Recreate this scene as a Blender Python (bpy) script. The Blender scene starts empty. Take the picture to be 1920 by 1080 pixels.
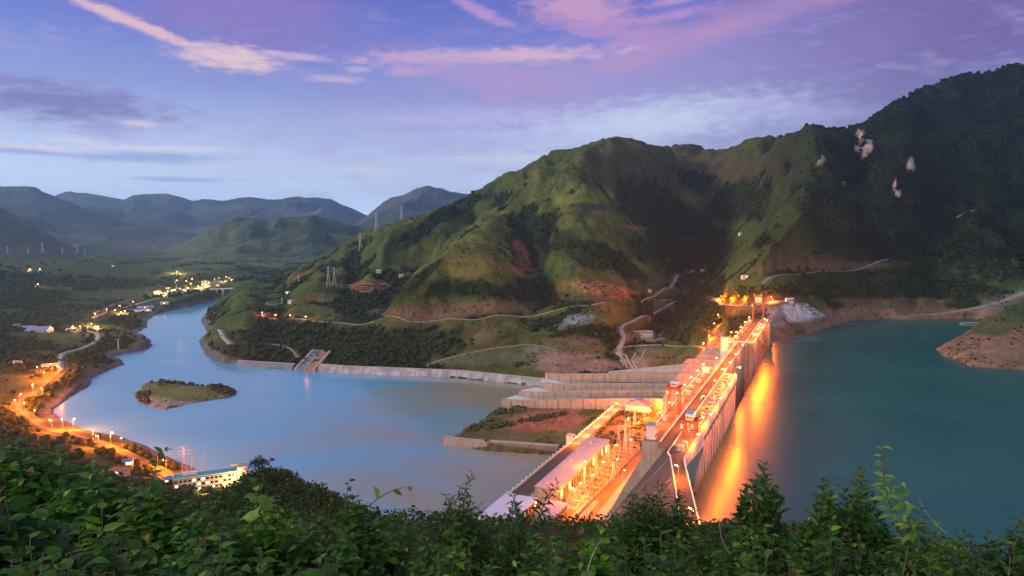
import bpy, math, random
import numpy as np
from mathutils import Vector, Matrix
random.seed(7); RNG = np.random.default_rng(11)
S = bpy.context.scene
COL = S.collection
R = math.radians

# ------------------------------------------------------------------ camera
CAM_H = 262.0; FPX = 1280.0; PITCH = math.atan(115/1280)
cd = bpy.data.cameras.new('camera'); cam = bpy.data.objects.new('camera', cd); COL.objects.link(cam)
cd.sensor_width = 36; cd.lens = 24; cd.clip_start = 0.1; cd.clip_end = 60000
cam.location = (0, 0, CAM_H); cam.rotation_euler = (R(90)-PITCH, 0, 0)
S.camera = cam
S.render.resolution_x = 1024; S.render.resolution_y = 576
S.view_settings.view_transform = 'Standard'; S.view_settings.look = 'None'
S.view_settings.gamma = 1; S.view_settings.exposure = 0.0

# ------------------------------------------------------------------ sky
def lin(r, g, b, a=1):
    f = lambda c: ((c/255+0.055)/1.055)**2.4 if c/255 > 0.04045 else c/255/12.92
    return (f(r), f(g), f(b), a)

SUN_EL, SUN_AZ = R(23), R(-92)      # azimuth from +Y towards +X
W = bpy.data.worlds.new('World'); S.world = W; W.use_nodes = True
nt = W.node_tree; nt.nodes.clear(); N = nt.nodes; L = nt.links
def nd(tree, kind, **kw):
    n = tree.nodes.new(kind)
    for k, v in kw.items(): setattr(n, k, v)
    return n
def mth(tree, op, a, b=None, c=None, clamp=False):
    n = tree.nodes.new('ShaderNodeMath'); n.operation = op; n.use_clamp = clamp
    for i, v in enumerate((a, b, c)):
        if v is None: continue
        if isinstance(v, (int, float)): n.inputs[i].default_value = v
        else: tree.links.new(v, n.inputs[i])
    return n.outputs[0]
def mixc(tree, f, a, b):
    n = tree.nodes.new('ShaderNodeMix'); n.data_type = 'RGBA'
    for idx, v in ((0, f), (6, a), (7, b)):
        if isinstance(v, (int, float, tuple)): n.inputs[idx].default_value = v
        else: tree.links.new(v, n.inputs[idx])
    return n.outputs[2]
def ramp(tree, f, stops):
    n = tree.nodes.new('ShaderNodeValToRGB'); tree.links.new(f, n.inputs[0])
    e = n.color_ramp.elements
    e[0].position, e[0].color = stops[0]; e[1].position, e[1].color = stops[-1]
    for p, c in stops[1:-1]:
        q = e.new(p); q.color = c
    return n.outputs[0]

tc = nd(nt, 'ShaderNodeTexCoord'); sx = nd(nt, 'ShaderNodeSeparateXYZ'); L.new(tc.outputs['Generated'], sx.inputs[0])
X, Y, Z = sx.outputs
az = mth(nt, 'ARCTAN2', X, Y)
el = mth(nt, 'ARCSINE', Z)
elc = mth(nt, 'MULTIPLY', el, 2.0, clamp=True)          # 0..0.5 rad -> 0..1
base = ramp(nt, elc, [(0.0, (1.25, 1.45, 1.85, 1)), (0.08, (1.05, 1.22, 1.58, 1)), (0.15, (.78, .90, 1.20, 1)), (0.23, (.56, .65, .96, 1)), (0.36, lin(146, 160, 222)),
                      (0.50, lin(112, 124, 210)), (0.66, lin(94, 102, 194)), (1.0, lin(150, 158, 212))])  # top stop raised above the view, added to brighten the land
sky = nd(nt, 'ShaderNodeTexSky'); sky.sky_type = 'NISHITA'; sky.sun_disc = False
sky.sun_elevation = R(3); sky.sun_rotation = SUN_AZ
ns = nt.nodes.new('ShaderNodeVectorMath'); ns.operation = 'SCALE'; L.new(sky.outputs[0], ns.inputs[0]); ns.inputs[3].default_value = 0.012
na = nt.nodes.new('ShaderNodeVectorMath'); na.operation = 'ADD'; L.new(base, na.inputs[0]); L.new(ns.outputs[0], na.inputs[1])
cur = na.outputs[0]
# right side of the sky sinks into mauve
rt = mth(nt, 'MULTIPLY', mth(nt, 'SUBTRACT', az, 0.25), 1.6, clamp=True)
rt = mth(nt, 'MULTIPLY', rt, mth(nt, 'MULTIPLY', elc, 1.5, clamp=True))
cur = mixc(nt, rt, cur, lin(122, 112, 172))
cmb = nd(nt, 'ShaderNodeCombineXYZ'); L.new(az, cmb.inputs[0]); L.new(mth(nt, 'MULTIPLY', el, 3.2), cmb.inputs[1])
nz = nd(nt, 'ShaderNodeTexNoise'); L.new(cmb.outputs[0], nz.inputs['Vector'])
nz.inputs['Scale'].default_value = 9; nz.inputs['Detail'].default_value = 8; nz.inputs['Roughness'].default_value = 0.6; nz.inputs['Distortion'].default_value = 0.4
nz2 = nd(nt, 'ShaderNodeTexNoise'); L.new(cmb.outputs[0], nz2.inputs['Vector'])
nz2.inputs['Scale'].default_value = 34; nz2.inputs['Detail'].default_value = 6; nz2.inputs['Roughness'].default_value = 0.62; nz2.inputs['Distortion'].default_value = 0.3
CL = [  # px, py, half width, half height, tilt, colour, amount, softness, fine noise
 (1420, 100, 560, 100, -12, (166, 138, 202), .5, 1.0, 0), (1790, 80, 330, 150, 0, (108, 80, 146), .80, 1.0, 0),
 (1100, 180, 340, 66, -4, (166, 152, 216), .62, 1.0, 0), (1340, 66, 240, 20, -13, (204, 148, 190), .60, .9, 0),
 (470, 42, 185, 56, 6, (146, 116, 186), .78, .7, 0), (270, 56, 120, 8, 17, (228, 182, 200), .95, .35, 1),
 (445, 118, 75, 18, 3, (230, 192, 208), .98, .35, 1), (565, 114, 60, 5, 4, (205, 172, 214), .9, .4, 1),
 (635, 155, 44, 6, 1, (198, 170, 214), .9, .4, 1), (678, 138, 22, 5, -4, (198, 170, 214), .8, .4, 1), (770, 142, 36, 9, -4, (196, 160, 210), .8, .4, 1),
 (920, 116, 190, 12, -2, (222, 176, 204), .95, .4, 1), (930, 150, 150, 26, 8, (180, 148, 208), .85, .6, 1),
 (1080, 30, 84, 30, 10, (204, 150, 196), .9, .4, 1), (1150, 72, 70, 12, 8, (184, 138, 200), .8, .5, 1), (905, 36, 55, 8, 22, (196, 150, 206), .8, .45, 1),
 (1275, 10, 56, 7, -9, (196, 144, 204), .85, .4, 1), (1255, 42, 56, 7, -9, (186, 138, 202), .8, .4, 1),
 (120, 195, 160, 26, 3, (128, 112, 178), .9, .5, 1), (205, 246, 40, 12, 0, (150, 138, 196), .7, .5, 1), (275, 236, 30, 5, 2, (205, 182, 208), .8, .4, 1),
 (70, 283, 130, 6, 2, (214, 196, 216), .85, .4, 1), (90, 289, 130, 4, 2, (134, 148, 208), .7, .5, 1), (310, 283, 105, 6, -2, (208, 200, 222), .8, .4, 1), (300, 297, 95, 8, -1, (136, 152, 210), .75, .5, 1),
 (480, 310, 75, 5, 0, (196, 192, 222), .7, .5, 1), (350, 338, 75, 4, 0, (148, 168, 214), .7, .5, 1), (150, 266, 40, 6, 0, (206, 194, 216), .7, .5, 1),
 (1185, 240, 210, 34, -6, (190, 194, 224), .85, .6, 1), (1010, 302, 160, 10, 0, (200, 196, 222), .75, .5, 1), (690, 322, 60, 6, 0, (206, 202, 224), .75, .5, 1), (960, 262, 170, 9, 0, (168, 172, 218), .6, .5, 1),
 (1480, 212, 110, 10, 4, (168, 156, 208), .5, .6, 1), (880, 225, 160, 16, -2, (182, 172, 218), .5, .7, 1), (790, 353, 120, 6, 0, (200, 198, 224), .5, .5, 1)]
fn = {0: nz.outputs[0], 1: nz2.outputs[0]}
for (px, py, hw, hh, tilt, c, amt, soft, k) in CL:
    a0 = math.atan((px-960)/FPX); e0 = math.atan((425-py)/FPX*math.cos(a0)); t = R(-tilt)
    wx, wy = hw/FPX*math.cos(a0), hh/FPX
    da = mth(nt, 'SUBTRACT', az, a0); de = mth(nt, 'SUBTRACT', el, e0)
    p = mth(nt, 'ADD', mth(nt, 'MULTIPLY', da, math.cos(t)/wx), mth(nt, 'MULTIPLY', de, math.sin(t)/wx))
    q = mth(nt, 'SUBTRACT', mth(nt, 'MULTIPLY', de, math.cos(t)/wy), mth(nt, 'MULTIPLY', da, math.sin(t)/wy))
    d = mth(nt, 'SQRT', mth(nt, 'ADD', mth(nt, 'MULTIPLY', p, p), mth(nt, 'MULTIPLY', q, q)))
    d = mth(nt, 'ADD', d, mth(nt, 'MULTIPLY', mth(nt, 'SUBTRACT', fn[k], 0.5), 3.4 if k == 0 else 2.5))
    if k == 0: d = mth(nt, 'ADD', d, mth(nt, 'MULTIPLY', mth(nt, 'SUBTRACT', fn[1], 0.5), .9))
    f = mth(nt, 'MULTIPLY', mth(nt, 'SUBTRACT', 1.35+soft*.9, d), 1/(soft*2.1+.55), clamp=True)
    f = mth(nt, 'MULTIPLY', mth(nt, 'MULTIPLY', mth(nt, 'MULTIPLY', f, f), mth(nt, 'SUBTRACT', 3.0, mth(nt, 'MULTIPLY', f, 2.0))), amt)
    kk_ = 1.1 if py < 200 else 1.45; cc_ = lin(*c); cur = mixc(nt, f, cur, (cc_[0]*kk_, cc_[1]*kk_*1.06, cc_[2]*kk_*.97, 1))
# thin broken cirrus over the middle of the sky
cz = mth(nt, 'MULTIPLY', mth(nt, 'SUBTRACT', mth(nt, 'ADD', mth(nt, 'MULTIPLY', nz2.outputs[0], .55), mth(nt, 'MULTIPLY', nz.outputs[0], .7)), .66), 5.0, clamp=True)
cb = mth(nt, 'MULTIPLY', mth(nt, 'MULTIPLY', mth(nt, 'SUBTRACT', el, .03), 9.0, clamp=True), mth(nt, 'MULTIPLY', mth(nt, 'SUBTRACT', .42, el), 6.0, clamp=True))
cur = mixc(nt, mth(nt, 'MULTIPLY', mth(nt, 'MULTIPLY', cz, cb), .5), cur, (.56, .44, .66, 1))
# brightness added to the unseen sky behind the viewer to light facing slopes
bk = mth(nt, 'MULTIPLY', mth(nt, 'SUBTRACT', mth(nt, 'MULTIPLY', Y, -1.0), 0.05), 1.6, clamp=True)
cur = mixc(nt, bk, cur, (.78, .86, .98, 1))
bg = nd(nt, 'ShaderNodeBackground'); L.new(cur, bg.inputs[0]); bg.inputs[1].default_value = 1.0
wo = nd(nt, 'ShaderNodeOutputWorld'); L.new(bg.outputs[0], wo.inputs[0])
W.cycles.sampling_method = 'MANUAL'; W.cycles.sample_map_resolution = 512

sd = bpy.data.lights.new('sun', 'SUN'); sun = bpy.data.objects.new('sun', sd); COL.objects.link(sun)
sd.energy = 2.9; sd.angle = R(10); sd.color = (1.0, 0.84, 0.62)
sv = Vector((math.sin(SUN_AZ)*math.cos(SUN_EL), math.cos(SUN_AZ)*math.cos(SUN_EL), math.sin(SUN_EL)))
sun.rotation_euler = sv.to_track_quat('Z', 'Y').to_euler()

# ------------------------------------------------------------------ helpers
_c, _s = math.cos(PITCH), math.sin(PITCH)
def ray(px, py):
    a = (px-960)/FPX; b = (540-py)/FPX
    return np.array([a, _c+b*_s, -_s+b*_c])
def at_z(px, py, z):
    r = ray(px, py); t = (z-CAM_H)/r[2]; return r*t+np.array([0, 0, CAM_H])
def at_y(px, py, y):
    r = ray(px, py); return r*(y/r[1])+np.array([0, 0, CAM_H])
def proj(x, y, z):
    z = z-CAM_H; d = y*_c-z*_s; u = y*_s+z*_c
    return 960+FPX*x/d, 540-FPX*u/d

def props(o, label=None, cat=None, group=None, kind=None):
    if label: o['label'] = label
    if cat: o['category'] = cat
    if group: o['group'] = group
    if kind: o['kind'] = kind
    return o
def empty(name, loc=(0, 0, 0), rz=0.0, label=None, cat=None, group=None):
    o = bpy.data.objects.new(name, None); COL.objects.link(o)
    o.location = loc; o.rotation_euler = (0, 0, rz); o.empty_display_size = 1
    return props(o, label, cat, group)
def link_mesh(name, V, F, mat, parent=None, smooth=False, cols=None, fmat=None):
    me = bpy.data.meshes.new(name)
    V = np.asarray(V, dtype=np.float32)
    if isinstance(F, np.ndarray):
        n, k = F.shape
        me.vertices.add(len(V)); me.vertices.foreach_set('co', V.ravel())
        me.loops.add(n*k); me.loops.foreach_set('vertex_index', F.astype(np.int32).ravel())
        me.polygons.add(n); me.polygons.foreach_set('loop_start', np.arange(0, n*k, k, dtype=np.int32))
        me.polygons.foreach_set('loop_total', np.full(n, k, dtype=np.int32))
        me.update(calc_edges=True)
    else:
        me.from_pydata([tuple(v) for v in V], [], F); me.update()
    for m in (mat if isinstance(mat, (list, tuple)) else [mat]):
        me.materials.append(m)
    if fmat is not None: me.polygons.foreach_set('material_index', np.asarray(fmat, dtype=np.int32))
    if smooth: me.polygons.foreach_set('use_smooth', np.ones(len(me.polygons), dtype=bool))
    if cols is not None:
        at = me.color_attributes.new('Col', 'FLOAT_COLOR', 'POINT')
        cc = np.ones((len(V), 4), dtype=np.float32); cc[:, :3] = cols; at.data.foreach_set('color', cc.ravel())
    o = bpy.data.objects.new(name, me); COL.objects.link(o)
    if parent: o.parent = parent
    return o
class MB:
    """collects boxes, bars and prisms into one mesh"""
    def __init__(s): s.V = []; s.F = []; s.n = 0
    def add(s, V, F):
        s.V += [tuple(v) for v in V]; s.F += [tuple(i+s.n for i in f) for f in F]; s.n = len(s.V); return s
    def box(s, x0, x1, y0, y1, z0, z1, f=None):
        V = [(x0, y0, z0), (x1, y0, z0), (x1, y1, z0), (x0, y1, z0), (x0, y0, z1), (x1, y0, z1), (x1, y1, z1), (x0, y1, z1)]
        if f: V = [f(*v) for v in V]
        return s.add(V, [(0, 3, 2, 1), (4, 5, 6, 7), (0, 1, 5, 4), (1, 2, 6, 5), (2, 3, 7, 6), (3, 0, 4, 7)])
    def hexa(s, V): return s.add(V, [(0, 3, 2, 1), (4, 5, 6, 7), (0, 1, 5, 4), (1, 2, 6, 5), (2, 3, 7, 6), (3, 0, 4, 7)])
    def bar(s, a, b, r=.1, n=4, r2=None):
        a = Vector(a); b = Vector(b); d = b-a
        if d.length < 1e-6: return s
        d.normalize(); u = d.orthogonal().normalized(); w = d.cross(u); r2 = r if r2 is None else r2
        V = []
        for p, q in ((a, r), (b, r2)):
            for k in range(n):
                t = 2*math.pi*(k+.5)/n; V.append(p+u*math.cos(t)*q+w*math.sin(t)*q)
        F = [(k, (k+1) % n, n+(k+1) % n, n+k) for k in range(n)]+[tuple(range(n))[::-1], tuple(range(n, 2*n))]
        return s.add(V, F)
    def prism(s, poly, z0, z1):
        n = len(poly)
        V = [(p[0], p[1], z0) for p in poly]+[(p[0], p[1], z1) for p in poly]
        return s.add(V, [tuple(range(n))[::-1], tuple(range(n, 2*n))]+[(k, (k+1) % n, n+(k+1) % n, n+k) for k in range(n)])
    def build(s, name, mat, parent=None, smooth=False): return link_mesh(name, s.V, s.F, mat, parent, smooth)

# ------------------------------------------------------------------ noise
def _hash(ix, iy, seed):
    h = (ix.astype(np.int64)*374761393 + iy.astype(np.int64)*668265263 + seed*1442695041) & 0xffffffff
    h = ((h ^ (h >> 13))*1274126177) & 0xffffffff
    h = h ^ (h >> 16)
    return (h & 0xffff)/65535.0
def vnoise(x, y, seed=0):
    ix = np.floor(x); iy = np.floor(y); fx = x-ix; fy = y-iy
    fx = fx*fx*fx*(fx*(fx*6-15)+10); fy = fy*fy*fy*(fy*(fy*6-15)+10)
    a = _hash(ix, iy, seed); b = _hash(ix+1, iy, seed); c = _hash(ix, iy+1, seed); d = _hash(ix+1, iy+1, seed)
    return (a+(b-a)*fx)*(1-fy)+(c+(d-c)*fx)*fy
def fbm(x, y, lam, octv=5, seed=0, gain=.5):
    t = 0; amp = 1; tot = 0
    for k in range(octv):
        t = t+amp*(vnoise(x/lam+17.3*k, y/lam-9.1*k, seed+k)*2-1); tot += amp; amp *= gain; lam /= 2.03
    return t/tot
def ridged(x, y, lam, octv=5, seed=0, gain=.5):
    t = 0; amp = 1; tot = 0; w = 1.0
    for k in range(octv):
        n = 1-np.abs(vnoise(x/lam+31.7*k, y/lam+5.3*k, seed+k)*2-1); n = n*n*w
        t = t+amp*n; tot += amp; amp *= gain; lam /= 2.07; w = np.clip(n*1.6, 0, 1)
    return t/tot
def sdf(P, x, y):
    """signed distance, negative inside"""
    P = np.asarray(P, float)[:, :2]; d = np.full(x.shape, 1e18); ins = np.zeros(x.shape, bool)
    for i in range(len(P)):
        a = P[i]; b = P[(i+1) % len(P)]; e = b-a; wx = x-a[0]; wy = y-a[1]
        t = np.clip((wx*e[0]+wy*e[1])/max(e@e, 1e-9), 0, 1)
        d = np.minimum(d, (wx-e[0]*t)**2+(wy-e[1]*t)**2)
        if a[1] != b[1]:
            c = ((a[1] > y) != (b[1] > y)) & (x < (b[0]-a[0])*(y-a[1])/(b[1]-a[1])+a[0]); ins ^= c
    d = np.sqrt(d); return np.where(ins, -d, d)
def sstep(a, b, x):
    t = np.clip((x-a)/(b-a), 0, 1); return t*t*(3-2*t)
def line_dist(P, x, y):
    d = np.full(x.shape, 1e18); tt = np.zeros(x.shape); acc = 0
    L_ = [np.hypot(*(np.array(P[i+1][:2])-P[i][:2])) for i in range(len(P)-1)]; T = sum(L_)
    for i in range(len(P)-1):
        a = np.array(P[i][:2]); e = np.array(P[i+1][:2])-a; wx = x-a[0]; wy = y-a[1]
        t = np.clip((wx*e[0]+wy*e[1])/max(e@e, 1e-9), 0, 1); q = (wx-e[0]*t)**2+(wy-e[1]*t)**2
        m = q < d; d = np.where(m, q, d); tt = np.where(m, (acc+t*L_[i])/T, tt); acc += L_[i]
    return np.sqrt(d), tt

# ------------------------------------------------------------------ dam frame
DO = np.array([113., 434.]); DU = np.array([308., 670.])/math.hypot(308, 670); DV = np.array([-DU[1], DU[0]])
def st(s, t, z=0.0):
    p = DO+DU*s+DV*t; return (p[0], p[1], z)
def to_st(x, y):
    return (x-DO[0])*DU[0]+(y-DO[1])*DU[1], (x-DO[0])*DV[0]+(y-DO[1])*DV[1]
ZR = 72.0       # reservoir level (river is 0)
ZC = 110.0      # dam crest

# ------------------------------------------------------------------ terrain control
COLS = {
 -140: [(860, 600), (700, 1100), (600, 1750), (540, 2700), (500, 3900), (478, 5500)],
 0: [(960, 330), (900, 480), (850, 640), (800, 840), (740, 1010), (700, 1160), (640, 1470), (600, 1770), (560, 2350), (520, 3100), (490, 4300), (474, 5600)],
 100: [(930, 420), (860, 640), (820, 780), (760, 980), (690, 1190), (620, 1600), (560, 2330), (520, 3080), (490, 4300), (474, 5600)],
 200: [(900, 500), (850, 680), (690, 1210), (640, 1500), (590, 1900), (540, 2700), (500, 3900), (476, 5500)],
 300: [(960, 330), (920, 560), (880, 690), (570, 2150), (530, 2850), (500, 3900), (478, 5500)],
 400: [(960, 330), (915, 590), (545, 2560), (520, 3100), (490, 4500), (476, 5600)],
 450: [(660, 1330), (620, 1450), (580, 1620), (560, 1740), (546, 1860)],
 540: [(650, 1370), (600, 1530), (560, 1700), (530, 1900), (510, 2150)],
 620: [(660, 1330), (610, 1450), (570, 1580), (530, 1750), (500, 1950), (472, 2300)],
 700: [(650, 1330), (605, 1440), (560, 1620), (520, 1750), (480, 1880), (428, 2350)],
 760: [(650, 1320), (600, 1390), (560, 1470), (520, 1680), (480, 1850), (440, 1980), (412, 2250)],
 860: [(670, 1250), (650, 1290), (600, 1360), (550, 1430), (500, 1520), (470, 1620), (440, 1850), (410, 2000), (380, 2350)],
 925: [(680, 1220), (650, 1260), (600, 1340), (550, 1420), (500, 1520), (460, 1640), (415, 1780), (390, 2000), (360, 2150), (335, 2350)],
 980: [(680, 1210), (640, 1290), (590, 1380), (540, 1500), (500, 1600), (460, 1720), (420, 1850), (390, 1930), (350, 2080), (316, 2300)],
 1040: [(680, 1170), (630, 1270), (590, 1360), (540, 1480), (500, 1560), (460, 1660), (410, 1760), (370, 1880), (330, 2050), (283, 2250)],
 1100: [(690, 1150), (640, 1230), (590, 1330), (540, 1440), (500, 1520), (460, 1600), (420, 1700), (380, 1860), (330, 2020), (290, 2160), (268, 2250)],
 1156: [(690, 1140), (650, 1200), (600, 1310), (560, 1400), (520, 1500), (480, 1600), (430, 1780), (380, 2000), (330, 2120), (290, 2230), (255, 2350)],
 1220: [(690, 1120), (650, 1200), (600, 1340), (560, 1500), (530, 1600), (500, 1750), (450, 1950), (400, 2120), (350, 2250), (300, 2400), (273, 2600)],
 1290: [(690, 1050), (650, 1150), (600, 1300), (560, 1600), (520, 1900), (480, 2150), (440, 2300), (400, 2420), (350, 2550), (300, 2750), (273, 2900)],
 1365: [(600, 1230), (570, 1330), (540, 1480), (510, 1650), (480, 1850), (440, 2050), (400, 2200), (350, 2380), (300, 2600), (280, 2750)],
 1430: [(590, 1200), (565, 1250), (540, 1350), (500, 1500), (460, 1650), (410, 1800), (360, 1950), (300, 2200), (258, 2400)],
 1522: [(600, 1200), (570, 1230), (540, 1300), (500, 1400), (460, 1500), (420, 1600), (370, 1720), (300, 1850), (236, 2000)],
 1600: [(580, 1370), (550, 1420), (500, 1520), (450, 1620), (400, 1720), (350, 1820), (290, 1920), (240, 2100)],
 1680: [(570, 1420), (540, 1460), (500, 1520), (450, 1600), (400, 1680), (350, 1760), (300, 1900), (250, 2050), (196, 2200)],
 1780: [(570, 1420), (530, 1490), (480, 1570), (430, 1660), (380, 1760), (320, 1900), (250, 2080), (154, 2350)],
 1900: [(640, 980), (600, 1080), (578, 1130), (562, 1420), (530, 1480), (480, 1560), (430, 1650), (380, 1750), (324, 1920), (220, 2100), (124, 2350)],
 2060: [(640, 1000), (590, 1080), (560, 1140), (530, 1480), (430, 1650), (324, 1920), (220, 2100), (110, 2350)],
 2300: [(640, 1000), (590, 1080), (530, 1300), (430, 1600), (324, 1920), (220, 2100), (110, 2350)],
}
ctl = []
for px, lst in COLS.items():
    for py, d in lst:
        ctl.append(tuple(at_y(px, py, d)))
    if px >= 450:                       # behind the skyline the land falls away again
        x, y, z = at_y(px, *lst[-1])
        lo = 40 if px < 1000 else 200
        for kf, kz in ((1.12, .72), (1.3, .35), (1.8, .0)):
            ctl.append((x*kf, y*kf, lo+(z-lo)*kz if kz < .72 or px < 700 else z*.86))
# shore points and the near hillside
for px, py in [(375, 600), (440, 683), (560, 692), (740, 702), (860, 708), (985, 722), (257, 624), (231, 684), (104, 777), (223, 816), (311, 855), (384, 886)]:
    x, y, z = at_z(px, py, 1.5); ctl.append((x, y, 1.5))
for px, py in [(1500, 632), (1590, 602), (1700, 598), (1755, 655), (1820, 687), (1920, 692)]:
    x, y, z = at_z(px, py, ZR+1.5); ctl.append((x, y, ZR+1.5))
for px, py, d in [(490, 888, 330), (560, 915, 320), (640, 962, 300), (700, 1000, 290), (450, 960, 360), (250, 1000, 300)]:
    ctl.append(tuple(at_y(px, py, d)))
for x, y, z in [(0, 6, 258.6), (-6, 6, 258.7), (6, 6, 258.3), (0, 16, 254), (-15, 16, 255), (15, 16, 252), (0, 60, 228), (-60, 60, 232), (60, 60, 215), (0, 150, 165), (-110, 150, 180),
                (100, 150, 150), (0, 300, 85), (60, 300, 98), (95, 330, 108), (70, 420, 60), (0, 430, 35), (-20, 520, 12), (-90, 440, 60), (-90, 600, 6), (130, 300, 92), (190, 270, 84), (250, 220, 95),
                (200, 420, 55), (300, 500, 40), (500, 700, 35), (400, 330, 50), (700, 500, 40), (100, 700, 18), (0, 800, 8), (160, 850, 30), (80, 950, 15), (-200, 900, -4), (-300, 1100, -4), (350, 800, 30), (600, 1100, 40), (230, 900, 60),
                (330, 1060, 95), (420, 1170, 112), (-3000, 3000, 60), (-8000, 7000, 50), (0, 9000, 40), (8000, 9000, 60), (0, 30000, 30), (20000, 30000, 60), (-20000, 30000, 30)]:
    ctl.append((x, y, z))
ctl = np.array(ctl, float)
# grid
na_ = 1020
A = np.linspace(-1.25, 1.25, na_)
rows = np.concatenate([np.geomspace(2.5, 420, 130, endpoint=False), np.arange(420, 1000, 4.2), np.arange(1000, 2200, 4.4),
                       np.arange(2200, 3100, 8), np.geomspace(3100, 7000, 110), np.geomspace(7100, 20000, 34)])
nr_ = len(rows)
AA, YY = np.meshgrid(A, rows); XX = AA*YY
def tps(c, AAq, YYq):
    Pc = np.stack([c[:, 0]/c[:, 1], np.log(c[:, 1])*.9], 1); n = len(Pc)
    k = lambda r2: .5*r2*np.log(r2+1e-12)
    r2 = ((Pc[:, None]-Pc[None])**2).sum(-1)
    M = np.zeros((n+3, n+3)); M[:n, :n] = k(r2)+np.eye(n)*1e-5; M[:n, n:] = np.c_[np.ones(n), Pc]; M[n:, :n] = M[:n, n:].T
    w = np.linalg.solve(M, np.r_[c[:, 2], 0, 0, 0])
    qa = AAq.ravel(); qy = np.log(YYq.ravel())*.9
    out = w[n]+w[n+1]*qa+w[n+2]*qy
    for i in range(n):
        r = (qa-Pc[i, 0])**2+(qy-Pc[i, 1])**2
        out += (w[i]*.5)*r*np.log(r+1e-12)
    return out.reshape(AAq.shape).astype(float)
# coarse evaluation, then linear refinement (the base surface is smooth)
ca = np.linspace(-1.25, 1.25, 341); cy = np.geomspace(2.5, 34100, 420)
CA, CY = np.meshgrid(ca, cy); ZC0 = tps(ctl, CA, CY)
def bil(Zg, ga, gyl, a, yl):
    fa = (a-ga[0])/(ga[1]-ga[0]); fy = (yl-gyl[0])/(gyl[1]-gyl[0])
    ia = np.clip(np.floor(fa).astype(int), 0, len(ga)-2); iy = np.clip(np.floor(fy).astype(int), 0, len(gyl)-2)
    fa = np.clip(fa-ia, 0, 1); fy = np.clip(fy-iy, 0, 1)
    return (Zg[iy, ia]*(1-fa)+Zg[iy, ia+1]*fa)*(1-fy)+(Zg[iy+1, ia]*(1-fa)+Zg[iy+1, ia+1]*fa)*fy
ZZ = bil(ZC0, ca, np.log(cy), AA, np.log(YY))
ZZ = np.where(YY > 3000, np.clip(ZZ, 8, 700 if True else 0), ZZ)

def hit(px, py, ymin=380, Zg=None):
    """where the camera ray through a photo point meets the land"""
    Zg = ZZ if Zg is None else Zg
    r = ray(px, py); a = r[0]/r[1]; sl = r[2]/r[1]
    f = (a-A[0])/(A[1]-A[0]); i = int(np.clip(math.floor(f), 0, na_-2)); f -= i
    col = Zg[:, i]*(1-f)+Zg[:, i+1]*f
    zr = CAM_H+sl*rows
    m = np.nonzero((col > zr) & (rows > ymin))[0]
    if len(m) == 0: return None
    k = m[0]
    if k == 0: return np.array([a*rows[0], rows[0], col[0]])
    d0 = zr[k-1]-col[k-1]; d1 = zr[k]-col[k]; t = d0/(d0-d1) if d0 > 0 else 0
    y = rows[k-1]+(rows[k]-rows[k-1])*t
    return np.array([a*y, y, CAM_H+sl*y])
def hz(x, y):
    a = np.asarray(x)/np.asarray(y); f = (a-A[0])/(A[1]-A[0]); i = np.clip(np.floor(f).astype(int), 0, na_-2); f = f-i
    j = np.clip(np.searchsorted(rows, y)-1, 0, nr_-2); g = (y-rows[j])/(rows[j+1]-rows[j])
    return (ZZ[j, i]*(1-f)+ZZ[j, i+1]*f)*(1-g)+(ZZ[j+1, i]*(1-f)+ZZ[j+1, i+1]*f)*g

RIDGES = [  # (photo points down the spur, height, half width)
 ([(1150, 266), (1100, 300), (1050, 335), (990, 372), (925, 414), (888, 450), (864, 495)], 34, 120),
 ([(864, 495), (815, 548), (760, 580), (715, 602)], 24, 80), ([(868, 492), (905, 520), (940, 552)], 20, 60),
 ([(850, 392), (790, 424), (750, 458), (705, 512)], 24, 100), ([(700, 440), (640, 490), (600, 530), (580, 560)], 14, 90),
 ([(1060, 365), (1110, 388), (1160, 430), (1205, 480), (1240, 525)], 30, 85), ([(1040, 405), (1095, 436), (1135, 475), (1180, 525), (1200, 550)], 26, 75),
 ([(1015, 450), (1050, 500), (1105, 545)], 20, 60), ([(1156, 262), (1175, 305), (1190, 350)], 26, 80), ([(1235, 280), (1262, 320), (1310, 370)], 24, 90),
 ([(1100, 275), (1085, 320), (1060, 360)], 16, 70), ([(1300, 276), (1340, 330), (1360, 380)], 22, 90),
 ([(1462, 290), (1440, 330), (1410, 380), (1385, 430)], 30, 110), ([(1590, 262), (1640, 280), (1690, 305), (1680, 370), (1600, 430), (1500, 480), (1420, 525)], 46, 110),
 ([(1555, 250), (1540, 300), (1500, 350), (1440, 400)], 26, 80), ([(1760, 160), (1790, 240), (1840, 340), (1850, 420)], 40, 150), ([(1680, 200), (1720, 290)], 24, 100),
 ([(1440, 540), (1560, 545), (1700, 545)], 10, 50), ([(950, 600), (1000, 640), (1050, 665)], 10, 50), ([(480, 555), (470, 600), (440, 640)], 10, 60), ([(560, 540), (540, 590), (520, 640)], 9, 60)]
VALES = [
 ([(935, 365), (870, 402), (800, 470), (750, 540), (700, 598)], 36, 90), ([(960, 400), (985, 440), (1010, 500), (1018, 560)], 30, 70),
 ([(1085, 400), (1120, 450), (1160, 510)], 16, 40), ([(1285, 330), (1290, 400), (1290, 470), (1275, 525), (1230, 575), (1180, 640)], 42, 110),
 ([(1170, 370), (1230, 420), (1285, 470)], 30, 80), ([(1500, 280), (1465, 370), (1400, 450), (1330, 510)], 34, 90), ([(1600, 300), (1560, 380), (1470, 440)], 26, 70),
 ([(1740, 320), (1720, 420), (1740, 500)], 28, 90), ([(660, 470), (660, 520), (640, 570)], 14, 60), ([(1350, 300), (1330, 380), (1300, 440)], 20, 80), ([(1130, 300), (1120, 340)], 14, 50)]
Z0 = ZZ.copy()
sub = (YY > 1000) & (YY < 3000)
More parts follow.
